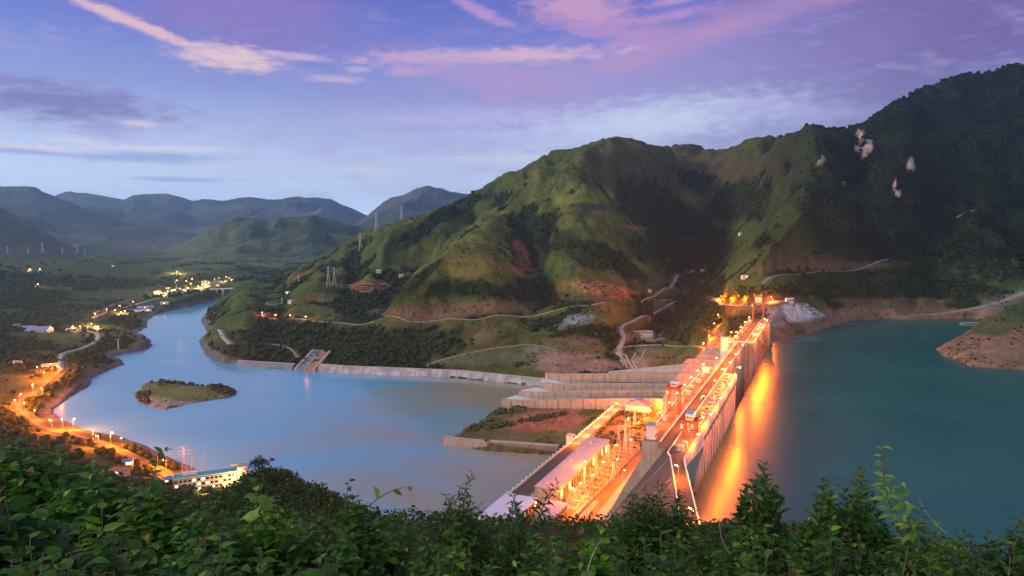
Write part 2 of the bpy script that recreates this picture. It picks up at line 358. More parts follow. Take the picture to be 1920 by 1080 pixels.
def carve(lines, sign):
    global ZZ
    for pts, h, w in lines:
        P = [hit(px, py, 1000, Z0) for px, py in pts]; P = [p for p in P if p is not None]
        if len(P) < 2: continue
        P = np.array(P); m = sub & (XX > P[:, 0].min()-2.2*w) & (XX < P[:, 0].max()+2.2*w) & (YY > P[:, 1].min()-2.2*w) & (YY < P[:, 1].max()+2.2*w)
        d, t = line_dist(P, XX[m], YY[m])
        wob = 1+.25*fbm(XX[m], YY[m], 90, 3, 5)
        f = np.clip(1-d/(w*1.7*wob), 0, 1); f = f*f*(1.35-.35*f)*np.minimum(1, .25+4*np.minimum(t+.02, 1.05-t))
        ZZ[m] += sign*h*f
carve(RIDGES, 1); carve(VALES, -1)
# erosion-like relief
rel = sstep(8, 160, ZZ)*sstep(900, 1250, YY)
rn = ridged(XX+40*fbm(XX, YY, 300, 2, 3), YY+40*fbm(XX, YY, 300, 2, 4), 330, 6, 21)
near = YY < 9000
gul = np.abs(fbm(XX+50*fbm(XX, YY, 240, 2, 13), YY, 190, 3, 51, .45)); ZZ += rel*(np.minimum(gul*3.2, 1)-.55)*27*(YY < 3300)
gul2 = np.abs(fbm(XX, YY, 75, 3, 52, .5)); ZZ += rel*(np.minimum(gul2*3.2, 1)-.55)*11*(YY < 3300)
ZZ = ZZ+np.where(near, rel*(rn-.42)*54, 0)+rel*fbm(XX, YY, 60, 4, 33)*5.0+rel*(ridged(XX, YY, 85, 3, 37)-.4)*9
rug = sstep(.30, .42, AA)*sstep(190, 330, ZZ)*sstep(1500, 1650, YY)      # the craggy limestone side on the right
ZZ += rug*((ridged(XX, YY, 150, 5, 61)-.45)*55+(ridged(XX, YY, 420, 3, 62)-.45)*60)
# plain: low swells
pl = sstep(1500, 2600, YY)*(1-sstep(60, 120, Z0))*(AA < 0.05)
ZZ += pl*(fbm(XX, YY, 520, 5, 44)*16+ridged(XX, YY, 900, 4, 45)*14-4)

# ------------------------------------------------------------------ water outlines
def Z_(pts, z): return [tuple(at_z(px, py, z)[:2]) for px, py in pts]
RIV = Z_([(446, 550), (430, 557), (418, 561), (405, 572), (384, 590), (377, 603), (390, 624), (374, 640), (387, 667), (415, 681), (440, 684), (500, 690), (560, 693), (650, 699), (740, 703), (860, 709), (985, 722), (1012, 722),
          (1000, 735), (962, 754), (930, 768), (915, 778), (900, 798), (862, 820), (836, 822), (833, 834), (930, 842), (1045, 849)], 0) \
    + [st(272, 161)[:2], st(-10, 161)[:2], st(-40, 205)[:2], (-150, 560), (-170, 620)] + Z_([(640, 955), (560, 925), (480, 905), (384, 888), (350, 872), (311, 856), (280, 841), (223, 817), (181, 811), (161, 808), (130, 795), (104, 777), (101, 767),
          (132, 744), (166, 725), (175, 707), (205, 693), (231, 684), (226, 676), (212, 668), (245, 662), (270, 657), (284, 650), (285, 640), (257, 624), (277, 612), (276, 600), (300, 587), (350, 576), (390, 567), (415, 558), (432, 549)], 0)
RES = [st(-1, 0)[:2], st(745, 0)[:2]]+Z_([(1500, 632), (1545, 615), (1590, 602), (1650, 599), (1700, 598), (1765, 597), (1830, 598), (1852, 604), (1848, 612), (1800, 634), (1756, 655), (1766, 665), (1790, 674), (1820, 687), (1870, 691), (1920, 693), (2020, 696)], ZR) \
    + [(1200, 760), (900, 500), (560, 330), (400, 285), (300, 275), (200, 300), (135, 330), (118, 372)]
ISL = Z_([(250, 746), (258, 735), (268, 727), (274, 719), (300, 713), (332, 718), (384, 724), (425, 724), (446, 735), (440, 743), (425, 747), (379, 753), (337, 762), (309, 770), (285, 765), (262, 756)], 0)
TER = Z_([(833, 819)], 8)+Z_([(862, 812), (905, 791), (935, 768)], 3)+[st(385, 318)[:2], st(402, 300)[:2], st(410, 135)[:2], st(258, 135)[:2]]+Z_([(1045, 841), (912, 834)], 8)
box = (np.abs(XX) < 2600) & (YY < 3200) & (YY > 150)
bx, by, bz = XX[box], YY[box], ZZ[box]
wob = fbm(bx, by, 34, 4, 71, .65)*6*np.clip(by/1300, .5, 1.6)
sr = sdf(RIV, bx, by)
dl, _t = to_st(bx, by); indam = (_t > -2) & (_t < 300) & (dl > -95) & (dl < 745)
srw = sr+np.where((_t > 160) & (_t < 350) & (dl > -60) & (dl < 480), 0, wob)
stp = np.where(by > 1150, .34, .16)
bank = 1.0+np.maximum(srw, 0)*.10
hi = np.maximum(bank, np.minimum(bz, .8+np.maximum(srw, 0)*(.9+.5*fbm(bx, by, 120, 2, 9))))
bz2 = np.where(srw > 0, hi, np.maximum(-9, srw*.28)-.5)
si = sdf(ISL, bx, by)+fbm(bx, by, 30, 4, 5, .65)*8
bz2 = np.where(si < 0, np.minimum(5.5, .4-si*.18+.8*fbm(bx, by, 25, 3, 12)), bz2)
sq = sdf(RES, bx, by)
sqw = sq+np.where(indam, 0, wob*.8)
up = ZR+.8+np.maximum(sqw, 0)*.12
onres = (~indam) & (sqw > 0) & (sqw < 130) & (sr > 60)
bz2 = np.where(onres, np.maximum(up, np.minimum(np.maximum(bz2, up), ZR+.8+sqw*(1.0+.3*fbm(bx, by, 90, 2, 19)))), bz2)
bz2 = np.where(sqw < 0, np.minimum(bz2, ZR-.6+np.maximum(sqw*.5, -28)), bz2)
# dam site: ground kept under the structures
bz2 = np.where((dl > -60) & (dl < 500) & (_t > 0) & (_t < 160), np.minimum(bz2, 20+(np.maximum(dl-490, 0))*.9), bz2)
bz2 = np.where((dl > 445) & (dl < 760) & (_t > -3) & (_t < 62), np.minimum(bz2, 88+.05*_t), bz2)
bz2 = np.where((dl > 386) & (dl < 482) & (_t > 30) & (_t < 320), np.minimum(bz2, 12), bz2)
ste = sdf(TER, bx, by)
w4 = 49-22*np.clip((_t-125)/191, 0, 1)-11; tz = 8.2+(w4-8.2)*sstep(283, 350, dl); tz = np.maximum(tz, np.interp(_t, [158, 176, 205], [34, 30, 8]))
bz2 = np.where((ste < 0) & (_t > 158), np.minimum(tz, 1.5+np.maximum(-ste-2, 0)*.95)+.5*fbm(bx, by, 18, 3, 3), bz2)
ZZ[box] = bz2
SR = np.full(ZZ.shape, 1e3); SR[box] = sr
SQ = np.full(ZZ.shape, 1e3); SQ[box] = sq
ZZ = np.where((YY < 60), np.minimum(ZZ, 258.7-YY*.1), ZZ)
# keep the skyline of the big mountain where the photograph has it
SKY = np.array([(450, 546), (469, 534), (539, 510), (609, 475), (684, 431), (731, 419), (797, 400), (844, 382), (865, 378), (900, 353), (952, 322), (978, 317), (1012, 295), (1043, 280), (1073, 279), (1110, 266), (1156, 255), (1191, 261), (1235, 275), (1278, 270), (1300, 270),
  (1331, 280), (1365, 279), (1405, 259), (1461, 254), (1474, 253), (1500, 243), (1522, 232), (1536, 233), (1552, 241), (1580, 238), (1612, 235), (1640, 214), (1675, 192), (1700, 178), (1760, 154), (1800, 142), (1850, 138), (1880, 126), (1920, 120), (2100, 108)])
tx = FPX*A*_c+960; cols_ = np.nonzero((tx > 452) & (tx < 2120))[0]
PX, PY = proj(XX, YY, ZZ); msk = (YY > 1200) & (YY < 3300)
dz = np.zeros(na_); PYm = np.where(msk, PY, 1e4); kk = PYm.argmin(0); tgt = np.interp(PX[kk, np.arange(na_)], SKY[:, 0], SKY[:, 1])
dz[cols_] = np.clip((PYm[kk, np.arange(na_)]-tgt)*rows[kk]/FPX, -90, 90)[cols_]
for _ in range(6): dz[1:-1] = .25*dz[:-2]+.5*dz[1:-1]+.25*dz[2:]
zt = ZZ[kk, np.arange(na_)]; dz *= sstep(452, 560, tx); wz = sstep(np.maximum(zt*.45, zt-260), zt, ZZ)*sstep(1100, 1500, YY)
ZZ += dz[None]*wz
#@@TERRAIN_END
# ------------------------------------------------------------------ roads: sampled on the land, then graded into it
ROADS = {  # name: (photo points, width, kind)
 'hillside': ([(690, 606), (760, 604), (840, 596), (930, 588), (1040, 580), (1110, 577), (1170, 575)], 6, 'c'),
 'lit_bend': ([(505, 586), (492, 590), (487, 594), (494, 597), (510, 597), (540, 598), (582, 602), (640, 604), (690, 606)], 6.5, 'c'),
 'upper_left': ([(530, 569), (510, 571), (498, 573), (503, 566)], 5, 'c'),
 'valley_upper': ([(1282, 517), (1264, 530), (1248, 541), (1235, 549), (1216, 556), (1200, 568)], 7, 'c'),
 'valley': ([(1222, 560), (1258, 562), (1268, 566), (1250, 574), (1225, 588), (1190, 600), (1166, 610), (1162, 618), (1171, 630), (1165, 646), (1160, 654)], 9, 'c'),
 'valley_foot': ([(1160, 654), (1166, 668), (1176, 682)], 10, 'c'),
 'dam_access': ([(1160, 652), (1200, 648), (1240, 645), (1290, 648), (1336, 655)], 7, 'c'),
 'river_track': ([(800, 686), (820, 677), (850, 668), (880, 662), (930, 652), (985, 643), (1010, 648), (1045, 657)], 5.5, 'd'),
 'bank_track': ([(500, 645), (528, 645), (548, 655), (560, 670)], 6, 'd'),
 'left_bank_cut': ([(412, 618), (420, 632), (434, 646)], 12, 'c'),
 'highway_lit': ([(172, 597), (190, 589), (215, 582), (262, 569), (300, 558), (345, 551), (395, 543)], 11, 'c'),
 'curve': ([(172, 646), (182, 638), (186, 630), (180, 624), (160, 620), (130, 622)], 10, 'c'),
 'pink_road': ([(116, 694), (114, 676), (116, 664), (128, 659), (150, 655), (172, 646)], 10, 'c'),
 'lamp_road': ([(116, 694), (104, 704), (92, 716), (74, 730), (48, 744), (30, 757), (38, 770), (56, 784), (78, 802), (110, 812), (134, 814), (170, 826), (208, 840), (250, 860), (300, 884), (340, 912)], 7.5, 'a'),
 'ridge_track': ([(1430, 532), (1500, 514), (1560, 507), (1625, 500), (1690, 494)], 7, 'd'),
 'right_track': ([(1792, 408), (1812, 398), (1826, 394)], 5, 'd'),
 'inlet_track': ([(1700, 590), (1800, 582), (1860, 570), (1920, 548)], 16, 'd'),
 'crest_approach': ([(1330, 556), (1345, 566), (1368, 570), (1400, 571), (1440, 570), (1485, 564)], 12, 'c'),
 'plain_track': ([(170, 590), (210, 572), (250, 560)], 7, 'd'),
}
RW = {}
for k, (pts, w, kind) in ROADS.items():
    P = [hit(px, py) for px, py in pts]; P = np.array([p for p in P if p is not None])
    # resample and smooth
    d = np.r_[0, np.cumsum(np.hypot(*(P[1:, :2]-P[:-1, :2]).T))]; n = max(8, int(d[-1]/5))
    t = np.linspace(0, d[-1], n); Q = np.stack([np.interp(t, d, P[:, i]) for i in range(3)], 1)
    for _ in range(int(max(3, min(30, n/14)))): Q[1:-1] = .25*Q[:-2]+.5*Q[1:-1]+.25*Q[2:]
    Q[:, 2] = np.maximum(hz(Q[:, 0], Q[:, 1]), .8)
    for _ in range(40): Q[1:-1, 2] = .25*Q[:-2, 2]+.5*Q[1:-1, 2]+.25*Q[2:, 2]
    RW[k] = Q
    m = (XX > Q[:, 0].min()-30) & (XX < Q[:, 0].max()+30) & (YY > Q[:, 1].min()-30) & (YY < Q[:, 1].max()+30)
    x, y = XX[m], YY[m]; best = np.full(x.shape, 1e9); zz = np.zeros(x.shape)
    for i in range(n-1):
        a = Q[i, :2]; e = Q[i+1, :2]-a; L2 = max(e@e, 1e-6); tt = np.clip(((x-a[0])*e[0]+(y-a[1])*e[1])/L2, 0, 1)
        q = (x-a[0]-e[0]*tt)**2+(y-a[1]-e[1]*tt)**2; mm = q < best; best = np.where(mm, q, best); zz = np.where(mm, Q[i, 2]+(Q[i+1, 2]-Q[i, 2])*tt, zz)
    best = np.sqrt(best); cell = np.clip(y*.004, 2, 12)
    f = 1-sstep(w*.5+cell, w*.5+cell+9, best)
    ZZ[m] = ZZ[m]*(1-f)+(zz-.35)*f

# ------------------------------------------------------------------ land cover (albedo per vertex)
PX, PY = proj(XX, YY, ZZ)
def smooth2(Zg, n):
    for _ in range(n):
        Zg = Zg.copy(); Zg[1:-1] = .25*Zg[:-2]+.5*Zg[1:-1]+.25*Zg[2:]; Zg[:, 1:-1] = .25*Zg[:, :-2]+.5*Zg[:, 1:-1]+.25*Zg[:, 2:]
    return Zg
Zs = smooth2(ZZ, 6); conc = (smooth2(Zs, 60)-Zs)/np.clip(YY*.005, 2, 40)        # >0 in hollows
n1 = fbm(XX, YY, 170, 5, 101); n2 = fbm(XX, YY, 46, 4, 102); n3 = fbm(XX, YY, 14, 3, 103)
def C(r, g, b): return np.array([r, g, b])
def lay(base, m, c): return base*(1-m[..., None])+c*m[..., None]
grass = C(.130, .128, .030); grass2 = C(.078, .098, .023); scrub = C(.044, .080, .018); forest = C(.015, .028, .008); soil = C(.30, .125, .065); dry = C(.155, .108, .055); rock = C(.26, .21, .19)
col = np.ones(ZZ.shape+(3,))*grass2
col = lay(col, sstep(-.1, .5, n1+.6*n2), grass)
col = lay(col, sstep(.1, .5, n2-n1*.5)*.6, scrub)
FOR = sstep(.2, .75, conc*1.5+n1*1.6+n2*.9+.10+.5*(AA < -.12)*(YY < 2600))
FOR = np.maximum(FOR, sstep(.37, .46, AA+.05*n1)*sstep(-.75, -.3, n1+n2*.6)*(YY > 1250)*sstep(110, 170, ZZ))    # right mountain is wooded
FOR = FOR*np.where(AA < -.02, 1, 1)
def patch(cx, cy, rx, ry, rot=0, edge=.25, nz=.35, y0=900, y1=3200):
    t = R(rot); dx = PX-cx; dy = PY-cy
    p = (dx*math.cos(t)+dy*math.sin(t))/rx; q = (-dx*math.sin(t)+dy*math.cos(t))/ry
    d = np.sqrt(p*p+q*q)+nz*(n2+.6*n3)
    return (1-sstep(1-edge, 1+edge, d))*(YY > y0)*(YY < y1)
# open grassy spurs (no wood), as seen in the photograph
for a in [(880, 505, 62, 30, 0), (905, 455, 28, 40, 20), (790, 475, 50, 26, -30), (745, 425, 60, 16, -15), (1120, 400, 80, 34, 12), (1040, 330, 90, 34, -35), (1150, 300, 100, 34, 0),
          (1080, 520, 80, 34, 20), (1200, 500, 50, 20, 25), (1190, 540, 80, 12, 12), (1320, 300, 90, 26, 6), (1410, 300, 60, 30, -30), (1470, 400, 30, 26, 0), (1500, 470, 60, 14, -15),
          (1380, 470, 40, 10, -25), (840, 575, 110, 22, -2), (1140, 590, 50, 20, 0), (1260, 360, 70, 20, 25), (1560, 455, 40, 14, -5), (940, 660, 90, 14, -5), (600, 590, 40, 14, 0), (860, 420, 24, 14, -30)]:
    FOR = FOR*(1-patch(*a))
# woods
for a in [(800, 425, 60, 13, -40), (860, 390, 55, 13, -28), (790, 520, 60, 10, -42), (1000, 430, 40, 24, 40), (1090, 470, 70, 20, 32), (1160, 490, 60, 16, 35), (1240, 400, 90, 46, 30),
          (1290, 455, 90, 44, 0), (1380, 380, 60, 34, -20), (880, 540, 90, 16, 4), (700, 560, 80, 22, -20), (620, 640, 150, 26, 5), (780, 640, 110, 26, 0), (1100, 625, 70, 14, 0), (1320, 580, 60, 40, -20),
          (1260, 620, 60, 20, 0), (1010, 540, 18, 30, 10), (1620, 430, 110, 60, 0), (1450, 550, 80, 14, 0), (1680, 540, 200, 24, 0), (1300, 690, 20, 10, 0), (980, 470, 20, 40, -25), (430, 660, 50, 18, 10), (1720, 350, 200, 100, 0)]+[]:
    FOR = np.maximum(FOR, patch(*a)*(.75+.5*sstep(-.4, .3, n2)))
for a in [(60, 690, 70, 14, 0), (150, 700, 50, 14, -40), (20, 800, 40, 50, 0), (90, 850, 90, 26, 15), (170, 790, 40, 10, 25), (60, 760, 60, 30, 0), (230, 860, 80, 12, 25), (120, 745, 30, 26, 0)]:
    FOR = np.maximum(FOR, patch(*a, y0=450)*(.55+.7*sstep(-.3, .3, n2)))
FOR = np.clip(FOR, 0, 1)
for a, c, k in [((1085, 378, 60, 12, 4), C(.17, .19, .03), .8), ((1120, 365, 40, 10, 0), C(.16, .19, .03), .8), ((1100, 387, 50, 6, 2), C(.05, .06, .045), .9), ((1490, 365, 34, 8, 0), C(.12, .15, .03), .7),
                ((878, 500, 60, 24, 0), C(.17, .15, .035), .8), ((925, 412, 30, 14, -30), C(.15, .145, .035), .7), ((780, 480, 40, 20, -20), C(.15, .15, .035), .7),
                ((1340, 345, 20, 8, 0), C(.13, .15, .03), .7), ((1190, 495, 26, 7, 20), C(.15, .19, .03), .7), ((1250, 320, 190, 50, 0), C(.075, .058, .026), .75), ((1420, 310, 90, 40, 0), C(.10, .07, .035), .55)]:
    m = patch(*a)*k; col = lay(col, m, c)
col = lay(col, FOR, forest)
for a, c, k in [((845, 582, 120, 17, -3), dry, .85), ((800, 592, 60, 12, 0), C(.20, .125, .07), .6), ((600, 560, 30, 8, 0), dry, .6), ((950, 575, 60, 12, 0), dry, .5), ((1120, 560, 60, 10, 0), dry, .6), ((1500, 490, 70, 16, 0), dry, .7),
                ((1560, 500, 150, 7, -2), C(.20, .12, .07), .7), ((980, 478, 11, 34, -24), soil*.8, .85), ((972, 507, 22, 5, 0), soil*.8, .8), ((1190, 427, 19, 4, 5), soil, .95), ((1050, 540, 10, 12, 30), soil*.7, .6),
                ((560, 516, 26, 5, -22), soil*.8, .6), ((1085, 598, 34, 11, -8), C(.21, .25, .27), .85), ((1060, 612, 30, 6, -5), C(.16, .19, .17), .6), ((1080, 648, 60, 20, 0), dry, .8), ((1010, 655, 30, 8, 0), C(.16, .15, .12), .7),
                ((900, 628, 34, 18, -20), dry, .7), ((920, 672, 100, 10, -4), C(.12, .13, .08), .7), ((1070, 682, 88, 20, 2), C(.30, .19, .15), .9), ((1215, 665, 28, 14, 0), C(.2, .17, .14), .7), ((1260, 680, 80, 18, 0), dry, .6),
                ((1210, 632, 40, 9, 0), C(.22, .2, .16), .7), ((1320, 690, 50, 16, -20), C(.26, .2, .17), .8), ((1195, 685, 20, 16, 0), C(.3, .24, .2), .7), ((1245, 525, 30, 8, -20), C(.16, .14, .11), .5),
                ((1270, 545, 26, 10, 0), C(.14, .13, .1), .6), ((1420, 575, 60, 14, 0), C(.24, .13, .07), .7), ((1840, 640, 110, 60, 0), C(.24, .13, .09), .85), ((1880, 605, 60, 22, -20), scrub, .8),
                ((1640, 592, 190, 16, -1), C(.22, .14, .085), .85), ((1680, 566, 130, 8, 0), C(.20, .11, .07), .5), ((1880, 565, 50, 14, -20), C(.17, .16, .15), .8), ((1500, 620, 70, 22, -6), C(.36, .20, .11), .95),
                ((700, 588, 20, 10, 0), C(.14, .12, .09), .5), ((345, 515, 34, 6, 0), soil, .9), ((240, 628, 40, 9, 0), C(.15, .12, .08), .6), ((100, 590, 160, 12, 0), C(.05, .07, .03), .4), ((1470, 560, 40, 8, 5), C(.22, .13, .08), .5)]:
    y0 = 500 if a[0] < 400 else 850
    m = patch(*a, y0=y0)*k; col = lay(col, m, c); FOR = FOR*(1-m*.95)
# terraced red soil
for a in [(690, 537, 38, 12, -3), (1130, 543, 64, 13, 9)]:
    m = patch(*a, nz=.2); t = .5+.5*np.sin(ZZ*1.15+n2*3); m = m*sstep(.25, .6, t); col = lay(col, m*.95, C(.42, .17, .10)); FOR *= (1-patch(*a))
# limestone faces
for cx, cy, rx, ry in [(1614, 262, 6, 14), (1630, 272, 7, 12), (1622, 280, 5, 10), (1606, 274, 4, 7), (1706, 308, 5, 9), (1678, 346, 4, 12), (1682, 362, 4, 9), (1534, 306, 5, 3), (1545, 296, 3, 3), (1582, 344, 4, 3)]:
    m = patch(cx, cy, rx, ry, 0, .3, 1.6); col = lay(col, m, C(.46, .32, .28)); FOR *= (1-m)
# pale protected bank beside the dam
for a, c in [((1465, 588, 38, 12, -18), C(.30, .27, .27)), ((1506, 588, 36, 14, 8), C(.72, .70, .70)), ((1530, 590, 15, 8, 20), C(.7, .72, .74)), ((1490, 615, 26, 9, 6), C(.50, .30, .2))]:
    m = patch(*a, edge=.08, nz=.12, y0=1000, y1=1500)*0; col = lay(col, m, c)
for poly, c in (([(1434, 582), (1464, 572), (1476, 598), (1438, 607)], C(.24, .22, .23)), ([(1464, 571), (1503, 569), (1515, 605), (1478, 604)], C(.66, .58, .56)), ([(1503, 569), (1514, 569), (1548, 592), (1540, 601), (1514, 605)], C(.74, .75, .77)),
                ([(1450, 617), (1480, 615), (1490, 629), (1450, 631)], C(.60, .42, .30)), ([(1438, 607), (1480, 604), (1484, 612), (1440, 615)], C(.42, .36, .33)), ([(1480, 632), (1512, 626), (1514, 634), (1480, 640)], C(.58, .42, .32))):
    m = (1-sstep(-1.5, 1.2, sdf(poly, PX, PY)+1.2*n3))*(YY > 1000)*(YY < 1500); col = lay(col, m, c); FOR *= (1-m)
plain = (1-sstep(60, 130, ZZ))*sstep(1600, 2100, YY)*(AA < .1)
fields = fbm(XX, YY*.45, 260, 4, 131)
pc = lay(np.ones_like(col)*C(.050, .085, .034), sstep(.0, .4, fields), C(.100, .135, .042)); pc = lay(pc, sstep(.35, .55, n1+fields*.5)*.5, C(.13, .13, .05))
col = lay(col, plain*(YY > 1500)*(XX < -300), pc)
bankm = (1-sstep(7, 26, SR+6*n2))*(SR > -20)*(ZZ < 12)
col = lay(col, bankm*(YY > 550)*(AA < -.25), C(.115, .12, .13)); FOR *= 1-bankm
shore = (1-sstep(10, 26, ZZ-ZR+4*n2))*(SQ < 90)*(ZZ > ZR-3)*(SR > 100); col = lay(col, shore, C(.24, .145, .095)); FOR *= 1-shore
si_ = np.full(ZZ.shape, 1e3); si_[box] = si
isl = (si_ < 2); FOR[isl] = 0
col = lay(col, isl*1.0, C(.135, .165, .055)); col = lay(col, isl*(1-sstep(-.9, .1, (-(PY-747)-(PX-340)*-.12)/9+.6*n3))*1.0, C(.30, .27, .24)); col = lay(col, isl*sstep(.2, .5, n3)*.4, C(.06, .09, .03))
ste_ = np.full(ZZ.shape, 1e3); ste_[box] = ste
ter = (ste_ < 3)*(ZZ < 30); FOR *= 1-ter
s_, t_ = to_st(XX, YY)
col = lay(col, ter*1.0, C(.12, .105, .045)); col = lay(col, ter*(1-sstep(-6, 6, sdf([(963, 780), (985, 768), (1122, 763), (1098, 788), (1064, 809), (1000, 806), (942, 801)], PX, PY)+9*n3)), C(.33, .13, .08))
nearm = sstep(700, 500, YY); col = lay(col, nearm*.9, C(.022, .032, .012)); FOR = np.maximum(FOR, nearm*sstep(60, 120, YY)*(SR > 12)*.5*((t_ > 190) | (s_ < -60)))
sitem = (s_ > -60) & (s_ < 500) & (t_ > -4) & (t_ < 180) & (YY > 300); FOR[sitem & (ZZ < 30)] = 0
wooded = (sstep(.30, .40, AA+.04*n1)*sstep(140, 240, ZZ)*(YY > 1350))[..., None]; col = col*(1-.5*wooded*(col.max(-1, keepdims=True) < .2))  # halves the darker ground colours high on the right slope
col = np.clip(col*(1+.34*n3+.22*n2)[..., None], 0.004, .9)
for k, Q in RW.items():
    m = (XX > Q[:, 0].min()-12) & (XX < Q[:, 0].max()+12) & (YY > Q[:, 1].min()-12) & (YY < Q[:, 1].max()+12)
    d, _ = line_dist(Q, XX[m], YY[m]); f = 1-sstep(ROADS[k][1]*.5+2, ROADS[k][1]*.5+8, d); FOR[m] *= 1-f
    col[m] = lay(col[m], f*.6, C(.17, .13, .09))
FOR[SR < 4] = 0; FOR[(SQ < 3)] = 0

# ------------------------------------------------------------------ materials
def mat(name, color=(.5, .5, .5), rough=.8, metal=0.0, spec=.3, nscale=None, namt=.25, bump=0.0, bscale=None, attr=False, emis=None, estr=0.0, streak=None, obj=False):
    m = bpy.data.materials.new(name); m.use_nodes = True; t = m.node_tree; p = t.nodes['Principled BSDF']
    p.inputs['Roughness'].default_value = rough; p.inputs['Metallic'].default_value = metal; p.inputs['Specular IOR Level'].default_value = spec
    c = tuple(color[:3])+(1,)
    src = None
    if attr:
        an = nd(t, 'ShaderNodeAttribute', attribute_name='Col'); src = an.outputs['Color']
    tcn = nd(t, 'ShaderNodeTexCoord'); co = tcn.outputs['Object']
    if nscale:
        nn = nd(t, 'ShaderNodeTexNoise'); t.links.new(co, nn.inputs['Vector']); nn.inputs['Scale'].default_value = nscale; nn.inputs['Detail'].default_value = 7; nn.inputs['Roughness'].default_value = .6
        k = mth(t, 'ADD', mth(t, 'MULTIPLY', mth(t, 'SUBTRACT', nn.outputs[0], .5), namt*4), 1.0)
        if streak:
            mp = nd(t, 'ShaderNodeMapping'); t.links.new(co, mp.inputs[0]); mp.inputs['Scale'].default_value = streak
            n2_ = nd(t, 'ShaderNodeTexNoise'); t.links.new(mp.outputs[0], n2_.inputs['Vector']); n2_.inputs['Scale'].default_value = 1; n2_.inputs['Detail'].default_value = 4
            k = mth(t, 'MULTIPLY', k, mth(t, 'ADD', mth(t, 'MULTIPLY', mth(t, 'SUBTRACT', n2_.outputs[0], .5), .8), 1.0))
        k = mth(t, 'MAXIMUM', k, .15)
        vm = t.nodes.new('ShaderNodeVectorMath'); vm.operation = 'SCALE'
        if src: t.links.new(src, vm.inputs[0])
        else: vm.inputs[0].default_value = c[:3]
        t.links.new(k, vm.inputs[3]); src = vm.outputs[0]
    if src: t.links.new(src, p.inputs['Base Color'])
    else: p.inputs['Base Color'].default_value = c
    if bump:
        bn = nd(t, 'ShaderNodeTexNoise'); t.links.new(co, bn.inputs['Vector']); bn.inputs['Scale'].default_value = bscale or 1; bn.inputs['Detail'].default_value = 6; bn.inputs['Roughness'].default_value = .65
        bu = nd(t, 'ShaderNodeBump'); bu.inputs['Strength'].default_value = 1; bu.inputs['Distance'].default_value = bump; t.links.new(bn.outputs[0], bu.inputs['Height']); t.links.new(bu.outputs[0], p.inputs['Normal'])
    if emis: p.inputs['Emission Color'].default_value = tuple(emis[:3])+(1,); p.inputs['Emission Strength'].default_value = estr
    return m
M = {}
M['land'] = mat('land', attr=True, rough=.95, spec=.1, nscale=.16, namt=.26, bump=4.5, bscale=.08)
_t = M['land'].node_tree; _p = _t.nodes['Principled BSDF']; _src = _p.inputs['Base Color'].links[0].from_socket
_tc = nd(_t, 'ShaderNodeTexCoord'); _v = nd(_t, 'ShaderNodeTexVoronoi'); _v.inputs['Scale'].default_value = .13; _t.links.new(_tc.outputs['Object'], _v.inputs['Vector'])
_n = nd(_t, 'ShaderNodeTexNoise'); _n.inputs['Scale'].default_value = .018; _n.inputs['Detail'].default_value = 6; _t.links.new(_tc.outputs['Object'], _n.inputs['Vector'])
_m = mth(_t, 'MULTIPLY', mth(_t, 'SUBTRACT', mth(_t, 'SUBTRACT', mth(_t, 'MULTIPLY', _n.outputs[0], 1.5), .42), _v.outputs['Distance']), 5.0, clamp=True)
_v2 = nd(_t, 'ShaderNodeTexVoronoi'); _v2.inputs['Scale'].default_value = .38; _t.links.new(_tc.outputs['Object'], _v2.inputs['Vector'])
_m2 = mth(_t, 'MULTIPLY', mth(_t, 'SUBTRACT', mth(_t, 'SUBTRACT', mth(_t, 'MULTIPLY', _n.outputs[0], 1.6), .38), _v2.outputs['Distance']), 4.0, clamp=True)
_c1 = mixc(_t, mth(_t, 'MULTIPLY', _m2, .5), _src, (.030, .042, .012, 1))
_t.links.new(mixc(_t, mth(_t, 'MULTIPLY', _m, .72), _c1, (.016, .030, .008, 1)), _p.inputs['Base Color'])
M['hills'] = mat('hills', attr=True, rough=.95, spec=.1, nscale=.02, namt=.3, bump=18.0, bscale=.008)

def grid_faces(nr, nc):
    i = np.arange(nr*nc).reshape(nr, nc)
    return np.stack([i[:-1, :-1].ravel(), i[:-1, 1:].ravel(), i[1:, 1:].ravel(), i[1:, :-1].ravel()], 1)
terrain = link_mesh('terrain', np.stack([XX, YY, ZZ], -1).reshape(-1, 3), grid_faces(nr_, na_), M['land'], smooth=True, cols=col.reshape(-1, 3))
props(terrain, 'green hillsides, river banks and valley floor around the dam', 'terrain', kind='structure')

